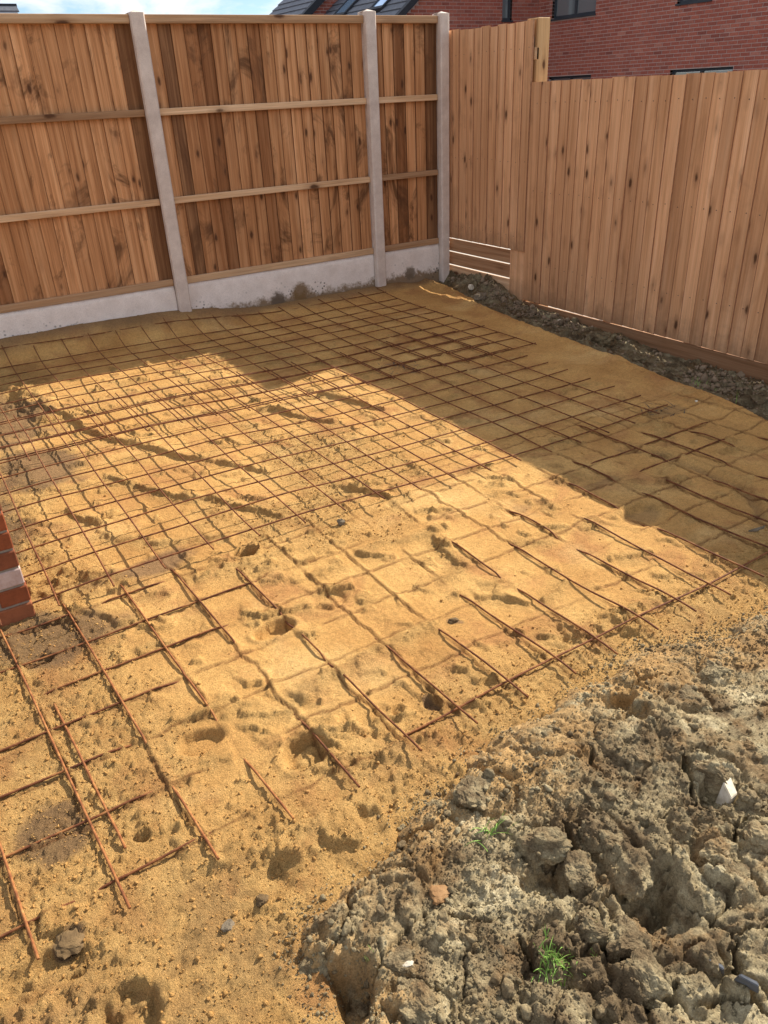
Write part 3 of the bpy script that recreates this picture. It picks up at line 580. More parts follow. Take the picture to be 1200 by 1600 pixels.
# ------------------------------------------------------------ loose crumbs and lumps (uncountable)
def ico():
    import bmesh
    out = []
    for sub in (1, 2):
        bm = bmesh.new(); bmesh.ops.create_icosphere(bm, subdivisions=sub, radius=1)
        out.append((np.array([v.co[:] for v in bm.verts], np.float32), np.array([[v.index for v in f.verts] for f in bm.faces], np.int32))); bm.free()
    return out
ICO = ico()
def lumpy(V, rs, amp=.34):
    ph = rs.uniform(0, 6.3, (4, 3)); fr = rs.uniform(1.2, 3.4, (4, 3)); s = np.zeros(len(V))
    for k in range(4): s += np.prod(np.sin(V*fr[k]+ph[k]), axis=1)
    W_ = V*(1+amp*s)[:, None]; 
    for _ in range(3):  # knock flats on it
        n = rs.normal(size=3); n /= np.linalg.norm(n); d = W_@n; c = rs.uniform(.55, .8); W_ = W_-np.outer(np.maximum(d-c, 0), n)
    return W_*rs.uniform(.65, 1.1, 3)
from mathutils import noise as MN
def clod_verts(sub, seed, sc):
    import bmesh
    bm = bmesh.new(); bmesh.ops.create_icosphere(bm, subdivisions=sub, radius=1); rs = np.random.RandomState(seed); o = Vector(rs.uniform(-50, 50, 3))
    planes = []
    for _ in range(7):
        n = Vector(rs.normal(size=3)).normalized(); planes.append((n, rs.uniform(.62, .88)))
    out = []
    for v in bm.verts:
        p = Vector([math.copysign(abs(c)**.8, c) for c in v.co])
        for n, d in planes:
            e = p.dot(n)-d
            if e > 0: p -= n*e*.9
        q = p+o; f1 = MN.voronoi(q*2.6)[0][0]; f2 = MN.voronoi(q*6.5)[0][0]
        k = 1+.20*MN.fractal(q*1.5, 1., 2.2, 3)+.20*(.38-f1)+.11*(.38-f2)+.05*MN.noise(q*17)
        out.append((p*k)[:])
    F = np.array([[v.index for v in f.verts] for f in bm.faces], np.int32); bm.free()
    return np.array(out, np.float32)*np.array(sc, np.float32), F
CLODP = {}
def scatter(name, n, region, hf, rmin, rmax, mt, seed, accept=None, sub=0, sink=.3, power=2.6, smooth=False):
    rs = np.random.RandomState(seed); V, F = ICO[min(sub, 1)]; protos = [lumpy(V, rs) for _ in range(14)]
    if sub >= 2: protos = [clod_verts(sub+1, seed*31+k, (1.1, .9, .75))[0] for k in range(14)]; V, F = clod_verts(sub+1, 1, (1, 1, 1))
    x = rs.uniform(region[0], region[1], n*4); y = rs.uniform(region[2], region[3], n*4)
    if accept is not None:
        k = accept(x, y) > rs.uniform(0, 1, n*4); x = x[k]; y = y[k]
    x = x[:n]; y = y[:n]; n = len(x)
    if n == 0: return
    u = rs.uniform(0, 1, n); r = rmin*(1-u*(1-(rmin/rmax)**power))**(-1/power)
    z = hf(x, y)+r*(1-sink*2)*.6
    nv, nf = len(V), len(F); co = np.empty((n, nv, 3), np.float32); ang = rs.uniform(0, 6.3, (n, 3))
    for i in range(n):
        a, b, c = ang[i]; P = protos[i % 14]
        ca, sa, cb, sb = math.cos(a), math.sin(a), math.cos(b), math.sin(b)
        M1 = np.array([[ca, -sa, 0], [sa, ca, 0], [0, 0, 1]]); M2 = np.array([[1, 0, 0], [0, cb, -sb], [0, sb, cb]])
        co[i] = (P@(M2@M1))*r[i]+(x[i], y[i], z[i])
    fa = (F[None]+(np.arange(n)*nv)[:, None, None]).reshape(-1, 3).astype(np.int32)
    me = bpy.data.meshes.new(name); me.vertices.add(n*nv); me.vertices.foreach_set('co', co.ravel())
    me.loops.add(fa.size); me.loops.foreach_set('vertex_index', fa.ravel()); me.polygons.add(len(fa))
    me.polygons.foreach_set('loop_start', np.arange(0, fa.size, 3, dtype=np.int32)); me.polygons.foreach_set('loop_total', np.full(len(fa), 3, np.int32))
    me.update(calc_edges=True)
    if smooth: me.shade_smooth()
    o = link(name, me, mt); o['kind'] = 'stuff'; return o
def lab(o, l, c):
    if o: o['label'] = l; o['category'] = c
lab(scatter('sand_crumbs', 15000, (-.4, 2.6, .6, 3.9), lambda x, y: sand_h(x, y), .0016, .0075, SAND, 21, lambda x, y: np.clip(loose_mask(x.astype(np.float32), y.astype(np.float32))*1.1-.05, 0.03, 1)*np.clip(1.9-y*.38, .25, 1)*(border_sd(x, y) < 0)), 'loose yellow crumbs of damp sand strewn over the sand bed', 'sand crumbs')
lab(scatter('clay_crumbs', 34000, (.1, 2.7, .15, 1.35), lambda x, y: np.maximum(clay_h(x, y), sand_h(x, y)), .0016, .010, CLAY, 22, lambda x, y: np.clip(1+border_sd(x, y)*16, 0, 1)**2*np.clip(.55+.6*fbm(x*5, y*5, 400, 3), .12, 1)), 'small crumbs and pebbles of grey brown clay over the dug soil', 'clay crumbs')
lab(scatter('clay_lumps', 380, (.2, 2.7, .15, 1.25), lambda x, y: clay_h(x, y), .006, .018, CLAY, 23, lambda x, y: (border_sd(x, y) > .02)*np.clip(.4+fbm(x*4, y*4, 401, 3), .1, 1), sub=2, sink=.22), 'fist sized lumps of broken clay lying on the dug soil', 'clay lumps')
CLAY_R = m_clay('rusty_clay', .9, 1.0)
rs = np.random.RandomState(77); zl = clay_h(np.array([l[0] for l in LUMPS]), np.array([l[1] for l in LUMPS]))
NAMED = {0: 'granular clay clod just right of the long sprawling grass blades', 2: 'tall clay clod behind the dark pit, right of the granular clods',
         4: 'brown clay clod just behind and left of the cream stone block', 9: 'rust brown clay clod right above the bright green grass tuft',
         8: 'orange tinged clay clod near the right edge, above the slate shards', 24: 'leftmost large clay clod, by the hollow in the sand at bottom centre',
         20: 'broad clay clod in the clay heap, above the long grass blades', 32: 'dark clod at the upper tip of the clay heap, nearest the mesh edge'}
KEEP = {1, 3, 5, 6, 7, 10, 12, 13, 14, 16, 18, 26, 33}
AV, AF, off = [], [], 0
for k, (px, py, rd, H) in enumerate(LUMPS):
    V, F = clod_verts(5 if rd > .042 else 4, 900+k, (rd*1.05, rd*.80, max(H*.74, rd*.52)))
    if k not in KEEP and k not in NAMED: V = V*(.42+.25*((k*37) % 10)/10)
    loc = Vector((px, py, float(zl[k])-H*(.36 if py < .9 else .42))); rot = Matrix.Rotation(rs.uniform(0, 6.3), 3, 'Z')@Matrix.Rotation(R(rs.uniform(-18, 18)), 3, 'X')@Matrix.Rotation(R(rs.uniform(-18, 18)), 3, 'Y')
    V = V@np.array(rot).T
    if k in NAMED:
        o = link('clay_clod', pydata('clay_clod', V, F.tolist()), CLAY_R if k in (8, 9) else CLAY); o.location = loc
        tag(o, NAMED[k], 'clod', 'large clay clods bedded in the dug soil')
    else:
        AV.append(V+np.array(loc)); AF.append(F+off); off += len(V)
o = link('clay_clods', pydata('clay_clods', np.concatenate(AV), np.concatenate(AF).tolist()), CLAY); o['kind'] = 'stuff'
lab(o, 'rough grey brown clods heaped over the dug clay at bottom right', 'clay clods')
lab(scatter('soil_rubble', 2600, (3.5, 4.38, 1.9, 5.93), lambda x, y: soil_h(x, y), .006, .036, RUBBLE, 24, lambda x, y: (x > soil_x(y)+.10)*np.clip((x-soil_x(y)-.1)*4, 0, 1)*np.clip(.45+.8*fbm(x*2, y*2, 402, 3)+(y > 4.6)*.5, .1, 1), sink=.2), 'dark stones and broken soil heaped along the foot of the right fence', 'rubble')

# ------------------------------------------------------------ reinforcing mesh
def tube_me(name, pts, r=.0034, sides=6):
    P = np.array(pts, float); n = len(P); v = []; f = []
    T = np.gradient(P, axis=0); T /= np.linalg.norm(T, axis=1)[:, None]
    up = np.array([0, 0, 1.]); A = np.cross(T, up); A /= np.linalg.norm(A, axis=1)[:, None]; B = np.cross(A, T)
    for i in range(n):
        for k in range(sides):
            a = 2*math.pi*k/sides; v.append(P[i]+r*(math.cos(a)*A[i]+math.sin(a)*B[i]))
    for i in range(n-1):
        for k in range(sides):
            k2 = (k+1) % sides; f.append((i*sides+k, i*sides+k2, (i+1)*sides+k2, (i+1)*sides+k))
    f.append(tuple(range(sides))); f.append(tuple((n-1)*sides+k for k in reversed(range(sides))))
    return pydata(name, v, f, True)
def bar(parent, xs, ys, zs, mt=None): return link('bar', tube_me('bar', list(zip(xs, ys, zs))), mt or RUST, parent)
def wob(s, seed, amp): return amp*np.array([float(vn(np.array([q*2.1+seed*7.7]), np.array([seed*3.1]), 500)[0]) for q in s])
def lift_M(x, y):
    return np.interp(x, [0, .3, 1.2, 1.9, 2.4, 3.5], [.045, .055, .050, .020, .007, .006])
def lift_K(x, y):
    a = np.interp(x, [0, 1.2, 2.0, 2.6, 3.7], [.05, .05, .018, .004, .004])
    return a*np.interp(y, [3.8, 4.6, 5.4, 5.95], [1., .9, .35, .1])
def runavg(z, k):
    z = np.asarray(z, float); p = np.concatenate([np.full(k, z[0]), z, np.full(k, z[-1])]); w = np.hanning(2*k+3)[1:-1]; w /= w.sum()
    return np.convolve(p, w, 'valid')
def smooth_sand(x, y):
    """sand level without fine relief, what a stiff bar rests on"""
    acc = 0
    for dx in (-.07, 0, .07):
        for dy in (-.07, 0, .07): acc = acc+sand_h(np.asarray(x)+dx, np.asarray(y)+dy)
    return acc/9
def sheet(label, axs, ay0, ay1, bys, bx0, bx1, lift, skew, seed, base):
    t = thing('steel_mesh_sheet', label, 'rebar mesh', base, 0, 'overlapping sheets of rusty reinforcing mesh')
    bx, by, bz = base
    rs = random.Random(seed)
    for i, x0 in enumerate(axs):
        s = np.linspace(ay0+rs.uniform(-.01, .01), ay1+rs.uniform(-.01, .01), 34)
        x = x0+wob(s, seed+i, .006)+0*s; z = runavg(smooth_sand(x, s), 4)+lift(x, s)+.0068+wob(s, seed+i+50, .006)+.004
        bar(t, x-bx, s-by, z-bz)
    for j, y0 in enumerate(bys):
        s = np.linspace(bx0+rs.uniform(-.01, .01), bx1+rs.uniform(-.012, .012), 48)
        y = y0-skew*(s-1)+wob(s, seed+j+100, .006); z = runavg(smooth_sand(s, y), 4)+lift(s, y)+wob(s, seed+j+150, .005)+.003
        bar(t, s-bx, y-by, z-bz)
    return t
sheet('middle rusty steel mesh sheet raised on the sand, half lit, half in shade', [.155+.1895*k for k in range(-2, 17)], 2.462, 4.54, [2.55+.1925*k for k in range(11)], -.32, 3.36, lift_M, 0., 3, (1.5, 3.4, 0))
sheet('farthest rusty steel mesh sheet, in shade by the concrete gravel boards', [.305+.1915*k for k in range(-2, 18)], 3.83, 5.90, [3.925+.1915*k for k in range(11)], -.25, 3.60, lift_K, .018, 9, (1.6, 4.9, 0))
# the trodden-in sheet
t = thing('steel_mesh_sheet', 'nearest sheet of rusty steel mesh, mostly buried in the sand beside the clay', 'rebar mesh', (1.3, 1.9, 0), 0, 'overlapping sheets of rusty reinforcing mesh')
def exposed(s, ex):
    e = np.zeros_like(s)
    for a, b in ex: e = np.maximum(e, sst(a-.06, a+.02, s)*(1-sst(b-.04, b+.14, s)))
    return e
for i, (x0, ex) in enumerate(FA):
    s = np.linspace(1.232, 2.72, 70); x = np.array([fa_x(x0, q) for q in s])+wob(s, 300+i, .004); e = exposed(s, ex)
    g = sand_h(x, s); gm = smooth_sand(x, s)
    z = runavg(.6*g+.4*gm, 7); tip = np.clip((1.62-s)/.35, 0, 1)
    z = z+e*(.0035+.016*tip*(1 if x0 > .75 else .2)) - (1-e)*.016+e*.0055
    bar(t, x-1.3, s-1.9, z, RUST_B if x0 < .5 else RUST)
for j, (y0, ex) in enumerate(FB):
    s = np.linspace(-.45, 3.60, 170); y = y0-.012*(s < .8)*(s-.4)+wob(s, 340+j, .004); e = exposed(s, ex)
    g = sand_h(s, y); gm = smooth_sand(s, y)
    z = runavg(.6*g+.4*gm, 7)+e*(.0045+(.009 if y0 < 1.4 else 0)*sst(.8, 1.2, s))-(1-e)*.018
    bar(t, s-1.3, y-1.9, z)
# overlapping short offcut end at the lower left
t = thing('loose_steel_bar', 'loose rusty steel bar lying beside the buried mesh at bottom left', 'steel bar', (.04, 1.6, 0))
s = np.linspace(1.40, 2.02, 16); x = .075-.06*(s-1.4); bar(t, x-.04, s-1.6, sand_h(x, s)+.006, RUST_B)

# ------------------------------------------------------------ left fence: concrete posts, gravel boards, closeboard panels
FY = 5.99
def picket_me(name, w, h, t0, t1, top_slope=0., left=False, main=None):
    """feather-edge board: local x width, y thickness (thick edge stands proud), z height"""
    d = t1-t0; a, c_ = (-d, 0) if left else (0, -d)
    v = [(0, a, 0), (w, c_, 0), (w, t0, 0), (0, t0, 0), (0, a, h), (w, c_, h+top_slope), (w, t0, h+top_slope), (0, t0, h)]
    nz_ = 5; V = []; F = []
    for k in range(nz_+1):
        f_ = k/nz_
        for c in range(4): a = v[c]; b = v[c+4]; V.append(tuple(a[q]+(b[q]-a[q])*f_ for q in range(3)))
    for k in range(nz_):
        for c in range(4): d = (c+1) % 4; F.append((k*4+c, k*4+d, k*4+4+d, k*4+4+c))
    F.append((3, 2, 1, 0)); F.append(tuple(nz_*4+q for q in range(4)))
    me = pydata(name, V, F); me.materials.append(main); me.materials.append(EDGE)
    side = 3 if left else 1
    for k in range(nz_): me.polygons[k*4+side].material_index = 1  # visible step face gets the painted shade colour
    return me
PL = [picket_me('picket', .112, 1.70, .006, .006+q, 0, True, WOOD_L) for q in (.011, .014, .017)]
PD = picket_me('picket', .112, 1.70, .006, .020, 0, True, WOOD_D)
def left_panel(x0, x1, label, seed, dark=()):
    t = thing('fence_panel', label, 'fence panel', (x0, FY, .32), 0, 'closeboard panels of the left fence'); rs = random.Random(seed)
    w = x1-x0
    for (z0, z1, dy0, dy1) in ((1.708, 1.760, -.012, .030), (1.158, 1.203, -.002, .030), (.578, .622, -.002, .030), (.0, .048, -.002, .030)):
        r = link('rail', bevel_box_me('rail', 0, w, dy0, dy1, z0, z1, .003), RAIL, t); r['grain'] = rs.uniform(0, 40)
        if z1 > 1.7: r.name = 'capping_rail'
    n = max(3, round(w/.097)); pitch = w/n; g = rs.uniform(0, 30); cnt = 0
    for k in range(n):
        if cnt <= 0: g = rs.uniform(0, 30); cnt = rs.choice((2, 4, 5, 6))
        cnt -= 1
        p = link('picket', PD if k in dark else rs.choice(PL), None, t); p.location = (k*pitch+rs.uniform(-.006, .006), .048, .035); p.rotation_euler = (0, R(rs.uniform(-.25, .25)), R(rs.uniform(-.8, .3)))
        p.scale = (rs.uniform(.98, 1.06)*pitch/.097, 1, 1); p['grain'] = g+rs.uniform(-.02, .02)
    return t
left_panel(-1.75, 0.0, 'leftmost brown closeboard fence panel, running out of frame at the left', 1)
lp1 = left_panel(.10, 1.80, 'brown closeboard panel left of the first concrete post, over the splashed gravel board', 2, (17,))
left_panel(1.90, 3.605, 'wide brown closeboard panel between the first and second concrete posts', 5, (1,))
left_panel(3.70, 4.305, 'narrow brown closeboard panel between the two right concrete posts', 4, (5,))
def gboard(x0, x1, label):
    t = thing('gravel_board', label, 'gravel board', (0, FY, 0), 0, 'concrete gravel boards under the left fence')
    me = grid_like_board(x0, x1); link('slab', me, GRAVEL, t); return t
def grid_like_board(x0, x1):
    nx = max(8, int((x1-x0)/.03)); nz_ = 16; z0, z1 = -.25, .318; V = []; F = []
    for j in range(nz_+1):
        for i in range(nx+1):
            x = x0+(x1-x0)*i/nx; z = z0+(z1-z0)*j/nz_
            edge = min(1, (z1-z)/.012)
            y = .004+.0035*float(vn(np.array([x*17]), np.array([z*17]), 77)[0])+(1-edge)*.006
            if j == nz_: z += .003*float(vn(np.array([x*14.]), np.array([3.]), 78)[0])
            V.append((x, y, z))
    for j in range(nz_):
        for i in range(nx): a = j*(nx+1)+i; F.append((a, a+1, a+nx+2, a+nx+1))
    # back and top
    n = len(V); V += [(x0, .048, z0), (x1, .048, z0), (x1, .048, z1), (x0, .048, z1)]; F.append((n+1, n, n+3, n+2))
    top = [nz_*(nx+1)+i for i in range(nx+1)]; F.append(tuple(reversed(top[::-1]))+(n+2, n+3))
    return pydata('slab', V, F, True)
gboard(-1.75, 0.0, 'white concrete gravel board running out of frame at the left')
gboard(.10, 1.80, 'white concrete gravel board with dark splashes, left of the first concrete post')
gboard(1.90, 3.605, 'white concrete gravel board with a brown mud patch, between first and second posts')
gboard(3.70, 4.305, 'short white concrete gravel board next to the corner post')
def cpost(x, w, label, ztop, grp='slotted concrete fence posts', tilt=0):
    t = thing('concrete_post', label, 'fence post', (x, FY, 0), 0, grp)
    h = w/2; yf, yb = -.050, .075; c = .010; zt = ztop-.012
    prof = [(-h, yf+c), (-h+c, yf), (h-c, yf), (h, yf+c), (h, .0), (h-.022, .004), (h-.022, .05), (h, .054), (h, yb), (-h, yb), (-h, .054), (-h+.022, .05), (-h+.022, .004), (-h, 0)]
    n = len(prof); V = [(p[0], p[1], -.5) for p in prof]+[(p[0], p[1], zt) for p in prof]+[(0, .012, ztop+.006)]
    F = [(i, (i+1) % n, n+(i+1) % n, n+i) for i in range(n)]+[(n+i, n+(i+1) % n, 2*n) for i in range(n)]
    link('shaft', pydata('shaft', V, F), CONC, t); t.rotation_euler = (0, R(tilt), 0); return t
cpost(.05, .10, 'leftmost concrete fence post, out beyond the left of the frame', 2.10)
cpost(1.85, .094, 'leftmost concrete post in view, rising between the two wide panels', 2.10)
cpost(3.652, .092, 'middle concrete post, at the left of the narrow panel', 2.115)
cpost(4.352, .088, 'corner concrete post, where the two fences meet', 2.105)

# ------------------------------------------------------------ right fence
RX = 4.425
def right_pickets(t, ya, yb, z0, ztop, pitch, seed, mt, stepped=False):
    """boards seen from their face, running towards -Y; local frame of t at (RX, ya)"""
    rs = random.Random(seed); n = round(abs(yb-ya)/pitch); g = rs.uniform(0, 30); cnt = 0
    for k in range(n):
        if cnt <= 0: g = rs.uniform(0, 30); cnt = rs.choice((2, 3, 4, 5))
        cnt -= 1
        h = ztop-z0+rs.uniform(-.004, .004)+(rs.uniform(-.006, .01) if stepped else 0)
        me = picket_me('picket', pitch+.014, h, .006, rs.choice((.012, .014, .017)), 0, False, mt)
        me.materials[1] = EDGE_SHADE_R
        p = link('picket', me, None, t); p.rotation_euler = (0, R(rs.uniform(-.15, .15)), R(-90+rs.uniform(-.7, .7))); p.location = (rs.uniform(-.0015, .0015), -k*pitch, z0-t.location.z)
        p['grain'] = g+rs.uniform(-.02, .02)
        # nails at the rails
    return n
t = thing('fence_panel', 'long lower closeboard fence on the right, pinkish brown upright boards', 'fence panel', (RX, 4.955, 0), 0, 'closeboard panels of the right fence')
right_pickets(t, 4.955, .9, -.022, 1.578, .0985, 31, WOOD_R)
for z in (.25, .80, 1.38):
    r = link('rail', bevel_box_me('rail', 0, 4.05, -.022, .022, 0, .08, .003), RAIL, t); r.rotation_euler = (0, 0, R(-90)); r.location = (.045, 0, z); r['grain'] = z*9
gb = link('gravel_board', pydata('gravel_board', [(0, -.006, -.24), (4.05, -.006, -.24), (4.05, .008, -.24), (0, .008, -.24), (0, -.006, 0), (4.05, -.006, .0182), (4.05, .008, .0182), (0, .008, 0)], BOXF), BOARD, t); gb.rotation_euler = (0, 0, R(-90)); gb.location = (.013, 0, -.037); gb['grain'] = 3.3
for k in range(6):
    p = link('post', bevel_box_me('post', -.045, .045, -.045, .045, -.4, 1.5, .004), POSTWOOD, t); p.location = (.115, -.10-k*.78, 0); p['grain'] = k*2.
NAILME = pydata('nail', [(-.0028, -.0028, 0), (.0028, -.0028, 0), (.0028, .0028, 0), (-.0028, .0028, 0), (0, 0, .002)], [(0, 1, 4), (1, 2, 4), (2, 3, 4), (3, 0, 4), (3, 2, 1, 0)])
def nails(t, n, pitch, zs, seed):
    rs = random.Random(seed); V = []; F = []
    for k in range(n):
        for z in zs:
            y = -(k+.78)*pitch+rs.uniform(-.006, .006); zz = z+rs.uniform(-.006, .006); m_ = len(V); x = -.0095
            V += [(x, y-.003, zz-.003), (x, y+.003, zz-.003), (x, y+.003, zz+.003), (x, y-.003, zz+.003), (x-.002, y, zz)]
            F += [(m_, m_+1, m_+4), (m_+1, m_+2, m_+4), (m_+2, m_+3, m_+4), (m_+3, m_, m_+4)]
    o = link('nail_heads', pydata('nail_heads', V, F), STONE_B, t); o['kind'] = 'stuff'
nails(t, 41, .0985, (.28, .83, 1.44), 3)
# tall end panel by the corner post
t = thing('fence_panel', 'taller closeboard panel by the corner post, over three horizontal boards with light gaps', 'fence panel', (RX, 6.055, 0), 0, 'closeboard panels of the right fence')
right_pickets(t, 6.055, 4.975, .362, 1.968, .0982, 33, WOOD_R, True)
for z in (.42, 1.0, 1.72):
    r = link('rail', bevel_box_me('rail', 0, 1.08, -.022, .022, 0, .08, .003), RAIL, t); r.rotation_euler = (0, 0, R(-90)); r.location = (.050, 0, z); r['grain'] = z*7
for k, (z0, z1) in enumerate(((.243, .351), (.123, .233), (-.16, .113))):
    r = link('gravel_board', bevel_box_me('gravel_board', 0, .909, -.006, .006, z0, z1, .002), BOARD, t); r.rotation_euler = (0, 0, R(-90)); r.location = (.012+.002*k, 0, 0); r['grain'] = 5.+k*4
r = link('end_strip', bevel_box_me('end_strip', 0, .178, -.011, .011, -.16, .372, .002), WOOD_R, t); r.rotation_euler = (0, 0, R(-90)); r.location = (.018, -.912, 0); r['grain'] = 11.
r = link('post', bevel_box_me('post', -.04, .04, -.035, .035, -.4, 1.9, .003), POSTWOOD, t); r.location = (.088, -.915, 0); r['grain'] = 21.  # unseen post added behind the board ends to block light through the gap
nails(t, 11, .0982, (.47, 1.03, 1.80), 5)
# timber gate post and bracket behind it
t = thing('timber_post', 'yellowish square timber post standing behind the step in the right fence', 'fence post', (4.535, 5.035, 0))
p = link('shaft', bevel_box_me('shaft', -.06, .06, -.06, .06, -.4, 1.985, .004), POSTWOOD, t); p['grain'] = 8.
p = link('trim_board', bevel_box_me('trim_board', -.072, -.062, -.056, .0, 1.0, 1.975, .002), POSTWOOD, t); p['grain'] = 3.
h = link('hinge', bevel_box_me('hinge', -.100, -.076, -.052, -.018, 1.755, 1.865, .003), METALB, t)
link('hinge_pin', tube_me('hinge_pin', [(-.118, .0, 1.75), (-.118, .0, 1.87)], .006, 8) if False else bevel_box_me('hinge_pin', -.106, -.1005, -.040, -.030, 1.75, 1.87, .002), METALB, h)

# ------------------------------------------------------------ brick pier at the left edge
t = thing('brick_pier', 'red brick pier at the left edge of the frame, standing in the sand', 'brick pier', (.080, 2.545, 0))
BH, BL, BD, J = .061, .202, .096, .0095; CH = BH+J
core = link('mortar_core', box_me('mortar_core', -.412, -.006, .007, .403, -.3, 2.36), MORTAR_G, t)
hb = bevel_box_me('brick', 0, BL, 0, BD, 0, BH, .0035); vb = bevel_box_me('brick', 0, BD, 0, BL, 0, BH, .0035)
rs = random.Random(12); W_ = .418; D_ = .41
for c in range(-3, 33):
    z = .015+c*CH-.02; pal = BR_PALE if c == 2 else BR_PIER
    def put(me, x, y):
        b = link('brick', me, None, t); b.location = (x+rs.uniform(-.0015, .0015), y+rs.uniform(-.0015, .0015), z); return b
    hb2 = hb
    if c == 2:
        hb2 = bpy.data.meshes.get('brick_pale') or hb.copy(); hb2.name = 'brick_pale'; hb2.materials.clear(); hb2.materials.append(BR_PALE)
    if not hb.materials: hb.materials.append(BR_PIER)
    if not vb.materials: vb.materials.append(BR_PIER)
    if c % 2 == 0:
        put(hb2, -BL, 0); put(hb2, -2*BL-J, 0); put(hb, -BL, D_-BD); put(hb, -2*BL-J, D_-BD); put(vb, -BD, BD+J); put(vb, -2*BL-J, BD+J)
    else:
        put(vb, -BD, 0); put(vb, -BD, BL+J-.003); put(vb, -2*BL-J, 0); put(vb, -2*BL-J, BL+J-.003); put(hb, -BD-J-BL, 0); put(hb, -BD-J-BL, D_-BD)

# ------------------------------------------------------------ houses behind
BM, JM = .0575, .013; CL = .2115; CC = BM+JM
def courses(u0, u1, z0, z1, holes=(), clip=None):
    """bricks of a stretcher-bond wall as (u0,u1,z0,z1) pieces cut at openings"""
    out = []; r = 0; z = z0
    while z < z1-.02:
        off = (r % 2)*CL/2; u = u0-off; zt = min(z+BM, z1)
        while u < u1:
            a, b = max(u, u0), min(u+CL-JM, u1); u += CL
            segs = [(a, b)]
            for (h0, h1, g0, g1) in holes:
                if z+BM > g0 and z < g1:
                    ns = []
                    for (p, q) in segs:
                        if q <= h0 or p >= h1: ns.append((p, q))
                        else:
                            if p < h0-.02: ns.append((p, h0))
                            if q > h1+.02: ns.append((h1, q))
                    segs = ns
            for (p, q) in segs:
                if q-p > .02 and (clip is None or clip((p+q)/2, zt)): out.append((p, q, z, zt))
        z += CC; r += 1
    return out
def window(parent, plane, u0, u1, z0, z1, mull=(), trans=(), pane_mt=None):
    """plane 'X': wall at constant x facing -x; plane 'Y': facing -y. built in the parent's frame at depth 0..+"""
    fw = .055
    def B(ua, ub, za, zb, d0, d1): return (d0, d1, ua, ub, za, zb) if plane == 'X' else (ua, ub, d0, d1, za, zb)
    w = link('window', None, None, parent) if False else None
    bs = [B(u0, u1, z0, z0+fw, .07, .13), B(u0, u1, z1-fw, z1, .07, .13), B(u0, u0+fw, z0+fw, z1-fw, .07, .13), B(u1-fw, u1, z0+fw, z1-fw, .07, .13)]
    for mu in mull: bs.append(B(mu-.035, mu+.035, z0+fw, z1-fw, .072, .128))
    for tr in trans: bs.append(B(u0+fw, u1-fw, tr-.03, tr+.03, .069, .127))
    bs.append(B(u0-.02, u1+.02, z0-.035, z0-.002, -.03, .12))
    f = link('window', boxes_me('window', bs), FRAME, parent)
    us = [u0+fw]+[q for mu in mull for q in (mu-.035, mu+.035)]+[u1-fw]; zs = [z0+fw]+[q for tr in trans for q in (tr-.03, tr+.03)]+[z1-fw]
    for i in range(0, len(us), 2):
        for j in range(0, len(zs), 2):
            link('pane', box_me('pane', *B(us[i]+.002, us[i+1]-.002, zs[j]+.002, zs[j+1]-.002, .095, .105)), pane_mt or GLASS, f)
    return f
HX = 15.0; GY = 16.7
t = thing('brick_house', 'red brick house behind the right fence with dark framed windows', 'house', (HX, 12, -.46))
# front wall (faces -x), y 7..16.7
wins = [(14.80, 16.21, 3.36, 4.60, (15.50,), (3.86,)), (11.74, 12.56, 3.33, 4.55, (12.15,), ()), (14.79, 16.19, .90, 2.165, (15.5,), ()), (11.02, 12.53, .90, 2.165, (11.8,), ())]
holes = [(a, b, c, d) for a, b, c, d, _, _ in wins]
bl = courses(7., GY-.004, 0., 6.0, holes)
big = []; rest = []
for (p, q, z0, z1) in bl:
    zz = z0-.46
    (big if (10.25 < p < 14.0 and 1.58 < zz < 2.98) else rest).append((p, q, z0, z1))
big = sorted(big, key=lambda b: b[0])[:298]; bs_ = set(big); rest = [b for b in bl if b not in bs_]
def to_front(b): return (.0, .09, b[0]-12, b[1]-12, b[2], b[3])
link('brickwork', boxes_me('brickwork', [to_front(b) for b in rest]), BR_FAR, t)['kind'] = 'stuff'
shared = {}
for b in big:
    ln = round(b[1]-b[0], 3); k = (ln, round(b[3]-b[2], 3))
    if k not in shared:
        shared[k] = box_me('brick', 0, .09, 0, b[1]-b[0], 0, b[3]-b[2]); shared[k].materials.append(BR_FAR)
    o = link('brick', shared[k], None, t); o.location = (random.uniform(-.002, .002), b[0]-12, b[2])
# mortar sheet behind the bricks, with openings
def sheet_holes(plane, u0, u1, z0, z1, holes, d, off, dd=.2):
    us = sorted({u0, u1, *[h[0] for h in holes], *[h[1] for h in holes]}); zs = sorted({z0, z1, *[h[2] for h in holes], *[h[3] for h in holes]}); bs = []
    for a, b in zip(us[:-1], us[1:]):
        for c, e in zip(zs[:-1], zs[1:]):
            mu, mz = (a+b)/2, (c+e)/2
            if any(h[0] < mu < h[1] and h[2] < mz < h[3] for h in holes): continue
            bs.append((d, d+dd, a-off, b-off, c, e) if plane == 'X' else (a-off, b-off, d, d+dd, c, e))
    return bs
link('mortar', boxes_me('mortar', sheet_holes('X', 7., GY-.01, 0, 6.0, holes, .005, 12)), MORTAR, t)
for a, b, c, d, mu, tr in wins: window(t, 'X', a-12, b-12, c, d, [m_-12 for m_ in mu], tr)
for a, b, c, d, _, _ in wins: link('lintel', box_me('lintel', .02, .10, a-12-.1, b-12+.1, d-.004, d+.006), FASCIA, t)
link('roof', pydata('roof', [(-.35, -5.3, 5.95), (-.35, 4.9, 5.95), (4.5, 4.9, 9.6), (4.5, -5.3, 9.6), (-.35, -5.3, 6.1), (-.35, 4.9, 6.1), (4.5, 4.9, 9.75), (4.5, -5.3, 9.75)], BOXF), SLATE, t)
link('side_wall', box_me('side_wall', .22, 9, -5, -4.8, 0, 6), BR_FAR, t)

